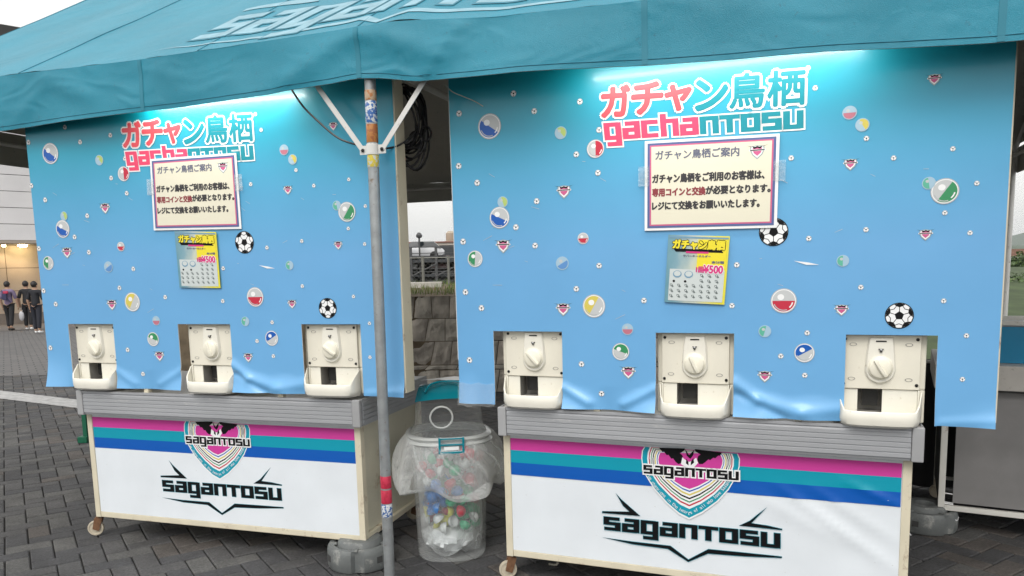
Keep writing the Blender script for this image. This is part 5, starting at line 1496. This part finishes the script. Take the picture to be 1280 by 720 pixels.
def gp(r_):
    x = r_.uniform(-4, 3.5); y = r_.uniform(9.95, 12.2) if r_.random() < .8 else r_.uniform(9.95, 10.4)
    return x, y, bank_h(x, y)
tag(obj('grass', blades(5200, gp, .03, .11, .004, 4).mesh('grass', GR)), 'short green and dry grass growing on top of the stone wall', 'grass', kind='stuff')
m = MB(); m.box(-4.6, -1.02, 11.3, 11.42, 1.30, 1.42); tag(obj('kerb', m.mesh('kerb', mat('pale concrete kerb', (.50, .48, .44), .8, var=.1), bevel=.01)), 'pale concrete kerb in the grass below the wire fence', 'kerb')
# fence
FY = 11.6
fence = thing('wire_fence', 'grey wire mesh fence on posts above the stone wall', 'fence', Matrix.Translation((-1.5, FY, 1.3)))
FST = mat('fence steel', (.20, .20, .18), .5, metal=.3, var=.1)
for u, wdt in ((440, .02), (484, .02), (528.5, .022), (560.5, .020), (600, .02), (640, .02)):
    q = at_depth(u, 330, FY); m = MB(); m.tube([(q.x + 1.5, 0, 0), (q.x + 1.5, 0, .50)], wdt, 10); part('fence_post', m.mesh('fence_post', FST, smooth=True), fence)
x0, x1 = at_depth(430, 330, FY).x + 1.5, at_depth(650, 330, FY).x + 1.5
for z in (.04, .48):
    m = MB(); m.tube([(x0, 0, z), (x1, 0, z)], .008, 6); part('fence_rail', m.mesh('fence_rail', FST), fence)
m = MB(); n = int((x1 - x0) / .07)
for k in range(n):
    xa = x0 + k * .07
    m.tube([(xa, .012, .04), (min(x1, xa + .44), .012, .48)], .0010, 3); m.tube([(min(x1, xa + .44), -.004, .04), (xa, -.004, .48)], .0010, 3)
part('wire_mesh', m.mesh('wire_mesh', FST), fence, kind='stuff')

# ================================================================== CAR PARK BEHIND THE FENCE
PY = 60.0
def X_(u, y=PY): return at_depth(u, 330, y).x
def Z_(v, y=PY): return at_depth(540, v, y).z
PST = mat('dark steel deck', (.05, .055, .06), .6, metal=.3, var=.2); PSL = mat('grey deck steel', (.07, .072, .075), .6, var=.2)
cp_ = thing('car_park', 'open two level steel car park beyond the wire fence', 'car park', Matrix.Translation((X_(540), PY, Z_(362))))
xa, xb = X_(452) - X_(540), X_(640) - X_(540); zb0 = Z_(362)
for v, nme in ((346, 'deck'), (328, 'deck')):
    z = Z_(v) - zb0; m = MB(); m.box(xa, xb, -.4, 9, z, z + .22); part(nme, m.mesh(nme, PST), cp_)
m = MB(); m.box(xa, xb, 5.6, 5.8, -.5, Z_(304) - zb0); part('added_dark_backing', m.mesh('added_dark_backing', PST), cp_)  # added dark sheet that hides the bright sky between the decks
for k in range(7):
    x = xa + (xb - xa) * k / 6; m = MB(); m.box(x - .10, x + .10, -.5, -.3, -.5, Z_(309) - zb0); part('column', m.mesh('column', PSL), cp_)
for v in (340, 336, 321, 317, 309.5):
    z = Z_(v) - zb0; m = MB(); m.box(xa, xb, -.52, -.47, z, z + .06); part('guard_rail', m.mesh('guard_rail', PSL), cp_)
for k in range(6):
    x = xa + (xb - xa) * k / 6; m = MB(); m.tube([(x, -.56, Z_(345) - zb0), (x + (xb - xa) / 6, -.56, Z_(330) - zb0)], .05, 6); part('cross_brace', m.mesh('cross_brace', PSL), cp_)
GLASS = mat('dark car glass', (.02, .025, .03), .08, coat=.5); TYRE = mat('tyre', (.015, .015, .015), .8); HLT = mat('car lamp', (.6, .6, .58), .2)
def car(x, y, z, colr, rot, label):
    M_ = Matrix.Translation((x, y, z)) @ Matrix.Rotation(rot, 4, 'Z')
    g = thing('parked_car', label, 'car', M_, group='cars in the car park')
    paint = mat('car paint', colr, .3, coat=.6)
    sec = [(-2.1, .45, .62), (-2.0, .38, .78), (-1.2, .32, .92), (-.9, .30, .95), (1.2, .30, .95), (1.9, .34, .90), (2.1, .42, .70)]
    m = MB(); n = len(sec)
    for x_, zb1, zt1 in sec:
        w_ = .82 if abs(x_) < 1.9 else .70
        m.v += [(x_, -w_, zb1), (x_, -w_ * 1.03, (zb1 + zt1) / 2), (x_, -w_ * .96, zt1), (x_, w_ * .96, zt1), (x_, w_ * 1.03, (zb1 + zt1) / 2), (x_, w_, zb1)]
    for i in range(n - 1):
        for k in range(6): m.f.append((i * 6 + k, i * 6 + (k + 1) % 6, (i + 1) * 6 + (k + 1) % 6, (i + 1) * 6 + k)); m.mi.append(0)
    m.f += [tuple(range(6)), tuple(reversed(range((n - 1) * 6, n * 6)))]; m.mi += [0, 0]
    part('body', m.mesh('body', paint, bevel=.04, smooth=True), g)
    m = MB(); lo, hi = [(-1.2, .93), (1.85, .93)], [(-.55, 1.42), (1.35, 1.42)]
    m.v = [(-1.2, -.76, .93), (1.85, -.76, .90), (1.85, .76, .90), (-1.2, .76, .93), (-.5, -.60, 1.42), (1.3, -.60, 1.42), (1.3, .60, 1.42), (-.5, .60, 1.42)]
    m.f = [(0, 1, 5, 4), (1, 2, 6, 5), (2, 3, 7, 6), (3, 0, 4, 7)]; m.mi = [0] * 4; part('windows', m.mesh('windows', GLASS), g)
    m = MB(); m.box(-.5, 1.3, -.60, .60, 1.42, 1.47); part('roof', m.mesh('roof', paint, bevel=.02), g)
    for sx_ in (-1.3, 1.3):
        for sy_ in (-.78, .78):
            m = MB(); m.lathe([(.05, -.1), (.30, -.1), (.33, -.07), (.33, .07), (.30, .1), (.05, .1)], 16, Matrix.Translation((sx_, sy_, .33)) @ Matrix.Rotation(math.pi / 2, 4, 'X')); part('wheel', m.mesh('wheel', TYRE, smooth=True), g)
    for sy_ in (-.6, .6):
        m = MB(); m.box(-2.09, -2.0, sy_ - .14, sy_ + .14, .64, .76); part('headlight', m.mesh('headlight', HLT, bevel=.02), g)
    return g
zg, z1_, z2_ = Z_(362), Z_(346) + .22, Z_(328) + .22
CX = X_(540)
for (dx_, z, c, rot, lb) in ((-3.2, zg, (.30, .31, .33), 0, 'silver car on the ground level of the car park, far left'), (.6, zg, (.03, .035, .04), R(3), 'black car parked side-on at ground level behind the wire fence'), (5.2, zg, (.25, .26, .27), R(2), 'grey car at ground level of the car park hidden by the right board'),
                             (-2.0, z1_, (.55, .56, .57), R(90), 'white car nose-on on the first deck of the car park'), (.6, z1_, (.12, .05, .05), R(90), 'dark red car nose-on on the first deck of the car park'), (3.1, z1_, (.06, .07, .09), R(90), 'dark blue car nose-on on the first deck of the car park'),
                             (-1.2, z2_, (.55, .56, .58), R(2), 'white car side-on on the top deck of the car park'), (3.6, z2_, (.04, .04, .045), R(90), 'black car nose-on on the top deck of the car park')):
    car(CX + dx_, PY + (2.6 if abs(rot) > 1 else 1.4), z, c, rot, lb)
q = at_depth(524, 300, 60); m = MB(); m.tube([(q.x, 60, -.4), (q.x, 60, at_depth(524, 296, 60).z)], .07, 8); m.lathe([(0, -.2), (.22, -.1), (.25, .05), (.12, .25), (0, .28)], 12, Matrix.Translation((q.x, 60, at_depth(524, 295, 60).z)))
tag(obj('lamp_post', m.mesh('lamp_post', PSL, smooth=True)), 'thin lamp post standing above the roof line of the car park', 'lamp post')
q = at_depth(555, 306, 75); g = thing('far_building', 'low pale building with a rooftop tank far behind the car park', 'building', Matrix.Translation((q.x, 75, -.5)))
m = MB(); m.box(-4.5, 3, 0, 8, 0, at_depth(540, 303.5, 75).z + .5); part('wall', m.mesh('wall', mat('pale wall', (.42, .38, .34), .8)), g)
zt_ = at_depth(540, 303.5, 75).z + .5
m = MB(); m.box(-.05, 1.05, 2, 3, zt_, zt_ + .25); m.lathe([(.46, 0), (.5, .1), (.5, .75), (.3, .95), (0, 1.0)], 16, Matrix.Translation((.5, 2.5, zt_ + .25))); part('rooftop_tank', m.mesh('rooftop_tank', mat('beige tank', (.38, .32, .25), .7), smooth=True), g)
m = MB(); m.box(-4.6, 3.1, -.1, 8.1, zt_, zt_ + .12); part('roof', m.mesh('roof', mat('brown roof', (.25, .12, .10), .8)), g)

# ================================================================== FAR RIGHT: BUSHES, HOUSE
LEAF = [mat('leaf dark', (.035, .065, .022), .6, var=.3), mat('leaf mid', (.060, .105, .030), .6, var=.3), mat('leaf light', (.10, .15, .045), .6, var=.25)]
BARK = mat('bark', (.08, .06, .045), .9, var=.3, vs_=8)
def bush(x, y, z, rx_, rz_, n, seed, label, trunk=True, cat='tree', name='broadleaf_tree', leaf=.09):
    r_ = random.Random(seed); g = thing(name, label, cat, Matrix.Translation((x, y, z)))
    h0 = rz_ * .5 if trunk else 0
    m = MB(); m.tube([(0, 0, -.6), (.04 * rx_, 0, h0 + rz_ * .5), (0, 0, h0 + rz_ * 1.2)], [.09 * rx_ + .03, .06 * rx_, .02], 7)
    for k in range(6):
        a = r_.uniform(0, 6.28); m.tube([(0, 0, h0 + rz_ * .3), (math.cos(a) * rx_ * .35, math.sin(a) * rx_ * .35, h0 + rz_ * .8), (math.cos(a) * rx_ * .7, math.sin(a) * rx_ * .7, h0 + rz_ * 1.2)], [.04 * rx_, .025 * rx_, .01], 5)
    part('trunk', m.mesh('trunk', BARK, smooth=True), g)
    cl = [Vector((r_.gauss(0, .45) * rx_, r_.gauss(0, .45) * rx_, h0 + rz_ * (1 + r_.uniform(-.85, .8)))) for _ in range(26)]
    m = MB()
    for k in range(n):
        c = r_.choice(cl); d = Vector((r_.gauss(0, 1), r_.gauss(0, 1), r_.gauss(0, 1))).normalized(); p = c + d * r_.random() ** .5 * rx_ * .38
        p.z = max(p.z, .02)
        u_ = Vector((r_.gauss(0, 1), r_.gauss(0, 1), r_.gauss(0, .6))).normalized(); v_ = u_.cross(d).normalized() if abs(u_.dot(d)) < .95 else Vector((0, 0, 1)); s = leaf * r_.uniform(.6, 1.3)
        m.add([p - u_ * s, p + v_ * s * .55, p + u_ * s, p - v_ * s * .55], [(0, 1, 2, 3)], r_.choice((0, 1, 1, 2)))
    part('crown', m.mesh('crown', LEAF), g, kind='stuff')
def Q(u, v, y): return at_depth(u, v, y)
bush(Q(1258, 350, 22).x, 22, Q(1256, 392, 22).z, 1.0, .50, 4200, 1, 'rounded green bush behind the right board edge, just right of the rear pole', False, 'bush', 'green_bush', .06)
bush(Q(1282, 350, 24).x, 24, Q(1284, 392, 24).z, 1.1, .52, 4200, 2, 'leafy green bush at the far right above the display case', False, 'bush', 'green_bush', .06)
bush(Q(1262, 340, 46).x, 46, Q(1262, 345, 46).z - 1.75, 1.5, 1.2, 2400, 3, 'dark round tree below the white house at the far right', True, leaf=.11)
bush(Q(1290, 340, 50).x, 50, Q(1290, 345, 50).z - 2.1, 1.8, 1.5, 2400, 4, 'dark tree at the right picture edge below the white house', True, leaf=.11)
q = Q(1275, 328, 120)
g = thing('white_house', 'small white house with brown tiled roof far off at the right edge', 'house', Matrix.Translation((q.x, 120, q.z - 2)))
HW = mat('white render', (.66, .65, .62), .8, var=.05); HR = mat('brown roof tiles', (.22, .12, .09), .8, var=.2)
m = MB(); m.box(-2.2, 3.0, 0, 5, 0, 3.0); part('wall', m.mesh('wall', HW), g)
m = MB(); m.prism([(-2.6, 3.0), (3.4, 3.0), (2.2, 4.1), (-1.6, 4.1)], -.4, 5.4); part('roof', m.mesh('roof', HR), g)
for x in (-1.5, -.2, 1.1):
    m = MB(); m.box(x, x + .6, -.02, .02, 1.6, 2.6); part('window', m.mesh('window', GLASS), g)
m = MB()
def gp2(r_): 
    y = r_.uniform(9, 34); x = y * r_.uniform(.60, .78); return x, y, slope_z(y) - .01
q0_ = [(6, 12.6), (60, 12.6), (60, 60), (6, 60)]
m.v = [(5.5, 12.2, .01), (60, 12.2, .01), (60, 22, 1.0), (12, 22, 1.0), (60, 60, 1.2), (26, 60, 1.2)]; m.f = [(0, 1, 2, 3), (3, 2, 4, 5)]; m.mi = [0, 0]
tag(obj('grass_bank', m.mesh('grass_bank', GRASSB)), None, None, kind='structure')

# ================================================================== BUILDING AT THE LEFT, WITH THREE PEOPLE
BYW = 31.0; bq = at_depth(0, 300, BYW)
fy = math.atan2(950, 900)                         # the facade runs away to the right
fd = Vector((math.cos(R(43)), math.sin(R(43)), 0))
bp = Vector((bq.x, BYW, slope_z(BYW)))
BMx = Matrix.Translation(bp) @ Matrix.Rotation(R(43), 4, 'Z')
bld = thing('stadium_building', 'large building with grey panelled upper wall and warm lit recessed entrance at the left', 'building', BMx)
UP = mat('grey cladding', (.66, .65, .66), .7, var=.06, vs_=.8); STP = mat('beige stone panel', (.46, .38, .30), .6, var=.08, vs_=1.5); SOF = mat('soffit', (.35, .30, .25), .7); BASE = mat('skirting stone', (.20, .17, .15), .7, var=.1)
z_ov = Q(0, 300, BYW).z - bp.z
m = MB(); m.box(-22, 14, .25, 14, z_ov, 12); part('upper_wall', m.mesh('upper_wall', mat('dark joint', (.05, .05, .05), .9)), bld)
ph = (Q(0, 241, BYW).z - Q(0, 262, BYW).z)
z = z_ov
for r_ in range(12):
    for k in range(9):
        x = -22 + k * 4.0; m = MB(); m.box(x + .010, x + 3.990, .18, .26, z + .012, z + ph - .012); part('cladding_panel', m.mesh('cladding_panel', UP), bld)
    z += ph
m = MB(); m.box(-22, 14, .14, 2.2, z_ov - .12, z_ov - .004); part('soffit', m.mesh('soffit', SOF), bld)
m = MB(); m.box(-22, 14, 2.3, 2.6, -.3, z_ov); part('recess_wall', m.mesh('recess_wall', mat('stone joint', (.12, .09, .07), .9)), bld)
for r_ in range(3):
    hh = (z_ov - .4 - .12) / 3
    for k in range(24):
        x = -22 + k * 1.5; m = MB(); m.box(x + .012, x + 1.488, 2.24, 2.31, .40 + r_ * hh + .012, .40 + (r_ + 1) * hh - .012); part('stone_panel', m.mesh('stone_panel', STP), bld)
m = MB(); m.box(-22, 14, 2.20, 2.30, -.1, .40); part('skirting', m.mesh('skirting', BASE), bld)
for (u, v, big) in ((30, 309, True), (9, 310, False)):
    # local position on the soffit
    d = ray(u, v + (0 if big else 0)); zz = bp.z + z_ov - .14
    t = (zz - H) / d.z if abs(d.z) > 1e-4 else 0
    loc = BMx.inverted() @ (Vector((0, 0, H)) + d * ((BYW + (1.8 if big else 1.2)) / d.y))
    x = loc.x; y = 1.7 if big else 1.9
    m = MB(); m.lathe([(.16 if big else .07, 0), (.18 if big else .08, -.06), (.12 if big else .05, -.09), (0, -.09)], 16, Matrix.Translation((x, y, z_ov - .121)))
    lt_ = part('ceiling_lamp', m.mesh('ceiling_lamp', mat('lit ceiling lamp', (.9, .8, .5), .4, emit=((1, .80, .42), 40.0 if big else 15.0)), smooth=True), bld)
    ld = bpy.data.lights.new('ceiling_light', 'SPOT'); ld.energy = 70 if big else 45; ld.color = (1, .74, .45); ld.spot_size = R(120); ld.spot_blend = .8; ld.shadow_soft_size = .15
    lo = bpy.data.objects.new('ceiling_light', ld); COL.objects.link(lo); lo.parent = bld; lo.location = (x, y, z_ov - .26)
ql = BMx @ Vector((0, 0, 0))
m = MB(); qa, qb = BMx @ Vector((-22, 2.2, 0)), BMx @ Vector((14, 2.2, 0)); qc, qd_ = BMx @ Vector((14, -4.5, 0)), BMx @ Vector((-22, -4.5, 0))
m.v = [(p.x, p.y, (-.014 + slope_z(p.y)) + .008) for p in (qa, qb, qc, qd_)]; m.f = [(0, 1, 2, 3)]; m.mi = [0]
tag(obj('forecourt_pavement', m.mesh('forecourt_pavement', mat('forecourt concrete', (.13, .12, .115), .8, var=.1))), None, None, kind='structure')

def person(px, head_v, foot_v, label, shirt, trousers, stride, lean, opts):
    """seen from behind, walking away; real height 1.70 m"""
    y = None
    for k in range(200):
        yy = 18 + k * .1
        q0 = at_depth(px, foot_v, yy)
        if q0.z <= slope_z(yy) + .002: y = yy; break
    hgt = at_depth(px, head_v, y).z - slope_z(y)
    k_ = hgt / 1.72
    base = Vector((at_depth(px, foot_v, y).x, y, slope_z(y)))
    M_ = Matrix.Translation(base) @ Matrix.Rotation(opts.get('rot', 0), 4, 'Z') @ Matrix.Scale(k_, 4)
    g = thing('person', label, 'person', M_)
    SK = mat('skin', (.42, .26, .18), .55)
    def skin(name, verts, edges, radii, material, parent, sub=2):
        me = bpy.data.meshes.new(name); me.from_pydata(verts, edges, [])
        o = bpy.data.objects.new(name, me); COL.objects.link(o)
        md = o.modifiers.new('s', 'SKIN'); md.use_smooth_shade = True
        for i, r_ in enumerate(radii): me.skin_vertices[0].data[i].radius = r_ if isinstance(r_, tuple) else (r_, r_)
        me.skin_vertices[0].data[0].use_root = True
        s_ = o.modifiers.new('u', 'SUBSURF'); s_.levels = s_.render_levels = sub
        dg = bpy.context.evaluated_depsgraph_get(); dg.update()
        m2 = bpy.data.meshes.new_from_object(o.evaluated_get(dg)); m2.name = name
        bpy.data.objects.remove(o); m2.materials.clear(); m2.materials.append(material)
        for p in m2.polygons: p.use_smooth = True
        return part(name, m2, parent)
    st = stride; ar = opts.get('arm', .12)
    # body: pelvis root
    V = [(0, 0, .95), (0, .01, 1.10), (0, .015, 1.28), (0, .01, 1.42), (0, .01, 1.50), (0, .02, 1.60), (0, .01, 1.70),
         (-.10, 0, .90), (-.11, st * .5, .50), (-.11, st * .6 - .03, .09), (-.12, st * .6 + .10, .04),
         (.10, 0, .90), (.11, -st * .45, .50), (.11, -st * .9, .12), (.12, -st * .9 + .12, .05),
         (-.19, .01, 1.40), (-.25, -ar * .4, 1.13), (-.26, ar * .3, .88), (-.255, ar * .5, .79),
         (.19, .01, 1.40), (.25, ar * .4, 1.13), (.26, ar * .9, .90), (.255, ar * 1.0, .81)]
    E_ = [(0, 1), (1, 2), (2, 3), (3, 4), (4, 5), (5, 6), (0, 7), (7, 8), (8, 9), (9, 10), (0, 11), (11, 12), (12, 13), (13, 14), (3, 15), (15, 16), (16, 17), (17, 18), (3, 19), (19, 20), (20, 21), (21, 22)]
    rad = [(.10, .08), (.10, .08), (.12, .085), (.11, .075), .052, (.078, .09), (.07, .08), .085, .058, .040, .035, .085, .058, .040, .035, .062, .045, .033, .035, .062, .045, .033, .035]
    skin('body', V, E_, rad, SK, g)
    skin('shirt', [(0, 0, .86), (0, .01, 1.10), (0, .015, 1.28), (0, .01, 1.42), (0, .01, 1.475), (-.19, .01, 1.40), (-.252, -ar * .38, 1.12), (.19, .01, 1.40), (.252, ar * .38, 1.12)],
         [(0, 1), (1, 2), (2, 3), (3, 4), (3, 5), (5, 6), (3, 7), (7, 8)], [(.160, .125), (.150, .12), (.160, .125), (.130, .10), .060, .070, .062, .070, .062], shirt, g)
    skin('trousers', [(0, 0, 1.02), (-.10, 0, .88), (-.11, st * .5, .50), (-.11, st * .6 - .03, .12), (.10, 0, .88), (.11, -st * .45, .50), (.11, -st * .9 + .01, .15)],
         [(0, 1), (1, 2), (2, 3), (0, 4), (4, 5), (5, 6)], [(.15, .115), .105, .082, .066, .105, .082, .066], trousers, g)
    SH = opts.get('shoe', WHITE)
    skin('shoe', [(-.11, st * .6 - .06, .045), (-.12, st * .6 + .14, .035)], [(0, 1)], [.048, .042], SH, g, 1)
    skin('shoe', [(.11, -st * .9 - .04, .06), (.12, -st * .9 + .16, .045)], [(0, 1)], [.048, .042], SH, g, 1)
    m = MB(); n_ = 20
    for j in range(11):
        t = math.pi * j / 10
        for i in range(n_):
            a = 2 * math.pi * i / n_; q = 1 + .08 * noise.noise(Vector((math.cos(a) * 3, math.sin(a) * 3, t * 2)))
            m.v.append((.100 * math.sin(t) * math.cos(a) * q, .012 - .006 + .108 * math.sin(t) * math.sin(a) * q, 1.655 + .118 * math.cos(t) * (q if t < 1.6 else .9)))
    for j in range(10):
        for i in range(n_): m.f.append((j * n_ + i, j * n_ + (i + 1) % n_, (j + 1) * n_ + (i + 1) % n_, (j + 1) * n_ + i)); m.mi.append(0)
    m.v = [(x, y - .010, z) for x, y, z in m.v]
    part('hair', m.mesh('hair', mat('black hair', (.012, .010, .010), .55), smooth=True), g)
    for sx_ in (-1, 1):
        m = MB(); m.lathe([(0, -.012), (.024, -.006), (.028, 0), (.02, .008), (0, .01)], 10, Matrix.Translation((sx_ * .092, .012, 1.60)) @ Matrix.Rotation(math.pi / 2, 4, 'Y') @ Matrix.Diagonal((1.3, .8, 1, 1))); part('ear', m.mesh('ear', SK, smooth=True), g)
    # face towards the building: nose, eyes, mouth
    m = MB(); m.add([(-.016, .100, 1.565), (.016, .100, 1.565), (0, .128, 1.572), (0, .102, 1.615)], [(0, 1, 2), (0, 2, 3), (1, 3, 2)]); part('nose', m.mesh('nose', SK), g)
    for sx_ in (-1, 1):
        m = MB(); m.lathe([(0, -.008), (.011, 0), (0, .006)], 8, Matrix.Translation((sx_ * .032, .098, 1.615)) @ Matrix.Rotation(math.pi / 2, 4, 'X')); part('eye', m.mesh('eye', DARK, smooth=True), g)
    m = MB(); m.box(-.022, .022, .094, .102, 1.535, 1.543); part('mouth', m.mesh('mouth', RED, bevel=.002), g)
    for side_, hx, hy in ((-1, -.255, ar * .5), (1, .255, ar * 1.0)):
        m = MB(); hz = .79 if side_ < 0 else .81
        for f_ in range(4):
            xo = hx; yo = hy - .028 + f_ * .019
            m.tube([(xo, yo, hz - .02), (xo - side_ * .003, yo + .002, hz - .055), (xo - side_ * .014, yo + .004, hz - .085 + abs(f_ - 1.5) * .006)], [.0095, .0085, .007], 6)
        m.tube([(hx, hy + .03, hz + .0), (hx - side_ * .012, hy + .052, hz - .025), (hx - side_ * .018, hy + .055, hz - .05)], [.011, .010, .008], 6)
        part('fingers', m.mesh('fingers', SK, smooth=True), g)
    return g, M_
blk = mat('black cloth', (.014, .014, .017), .8); navy = mat('dark navy trousers', (.016, .018, .028), .8); purple = mat('purple pink team shirt', (.17, .13, .22), .7, var=.3, vs_=6)
pg, PMx = person(14, 353, 413, 'person in a pinkish purple shirt with a dark crossbody bag, leftmost of the three walkers', purple, blk, .16, 0, {'shoe': DARK})
m = MB(); m.tube([(-.17, -.06, 1.44), (-.05, -.14, 1.30), (.06, -.14, 1.15), (.16, -.11, 1.0)], .018, 6)
o = obj('crossbody_bag', None) if False else None
bg_ = thing('crossbody_bag', 'dark crossbody bag with a red top slung on the back of the purple shirted person', 'bag', PMx, (0, -.16, 1.1))
part('strap', m.mesh('strap', mat('navy strap', (.03, .03, .09), .7), smooth=True), bg_)
m = MB(); m.box(-.09, .07, -.21, -.135, 1.10, 1.32); part('bag_body', m.mesh('bag_body', mat('navy bag', (.03, .03, .08), .7), bevel=.02), bg_)
m = MB(); m.box(-.05, .12, -.19, -.13, 1.325, 1.42); part('bag_top', m.mesh('bag_top', mat('red bag top', (.42, .03, .08), .7), bevel=.02), bg_)
person(37, 352.5, 412, 'person dressed all in black, middle of the three walkers', blk, blk, .12, 0, {'rot': .15})
person(48, 353, 416.5, 'person in black shirt and navy trousers with white shoes, rightmost of the three walkers', mat('black shirt', (.012, .013, .018), .8), navy, .10, 0, {'rot': -.1})
q = at_depth(27, 395, 27.0)
m = MB(); rr_ = []
for j in range(9):
    t = math.pi * j / 8
    for i in range(12):
        a = 2 * math.pi * i / 12; v = Vector((math.sin(t) * math.cos(a), math.sin(t) * math.sin(a), -math.cos(t))); k = 1 + .2 * noise.noise(v * 3)
        m.v.append((q.x + v.x * .09 * k, q.y + v.y * .06 * k, q.z + v.z * .17 * k))
for j in range(8):
    for i in range(12): m.f.append((j * 12 + i, j * 12 + (i + 1) % 12, (j + 1) * 12 + (i + 1) % 12, (j + 1) * 12 + i)); m.mi.append(0)
m.tube([(q.x - .05, q.y, q.z + .18), (q.x, q.y, q.z + .30), (q.x + .05, q.y, q.z + .18)], .006, 5)
tag(obj('carrier_bag', m.mesh('carrier_bag', mat('pale carrier', (.42, .42, .44), .5), smooth=True)), 'small white carrier bag held between the two left walkers', 'bag')

# black sheet added to darken the gap between the right wagon and the plain wagon
q = at_depth(1150, 600, 5.25)
SM = Matrix.Translation((q.x, 5.25, 0)) @ Matrix.Rotation(-.40, 4, 'Z')
m = MB()
cloth_grid(m, 30, 6, lambda a, b: (-.45 + 1.5 * a, .025 * math.sin(a * 34) * (1 - .4 * b), .01 + .88 * b))
o = obj('gap_dark_sheet', m.mesh('gap_dark_sheet', mat('black sheeting', (.010, .010, .012), .6), smooth=True)); o.matrix_world = SM
md = None
tag(o, 'black sheet added to fill the dark gap between the right wagon and the plain grey wagon', 'sheet')
m = MB(); m.tube([(-.47, 0, .90), (1.07, 0, .90)], .012, 8)
for x in (-.46, 1.06): m.tube([(x, 0, 0), (x, 0, .90)], .012, 8)
o = obj('sheet_rail', m.mesh('sheet_rail', STEELW, smooth=True)); o.matrix_world = SM
tag(o, 'thin steel rail frame added to carry the dark gap sheet behind the right wagon', 'rail')

# ================================================================== HAZE (real air between here and the mountains)
m = MB(); m.box(-8300, 8600, -3100, 9200, -6.5, 480)
hz = obj('haze', m.mesh('haze', []), kind='stuff')
hm = bpy.data.materials.new('haze air'); hm.use_nodes = True; t = hm.node_tree
for n in list(t.nodes):
    if n.type != 'OUTPUT_MATERIAL': t.nodes.remove(n)
pv = t.nodes.new('ShaderNodeVolumePrincipled'); pv.inputs['Color'].default_value = (.90, .95, .995, 1); pv.inputs['Density'].default_value = .00007; pv.inputs['Anisotropy'].default_value = .1
out = [n for n in t.nodes if n.type == 'OUTPUT_MATERIAL'][0]; t.links.new(pv.outputs[0], out.inputs['Volume'])
hz.data.materials.append(hm)
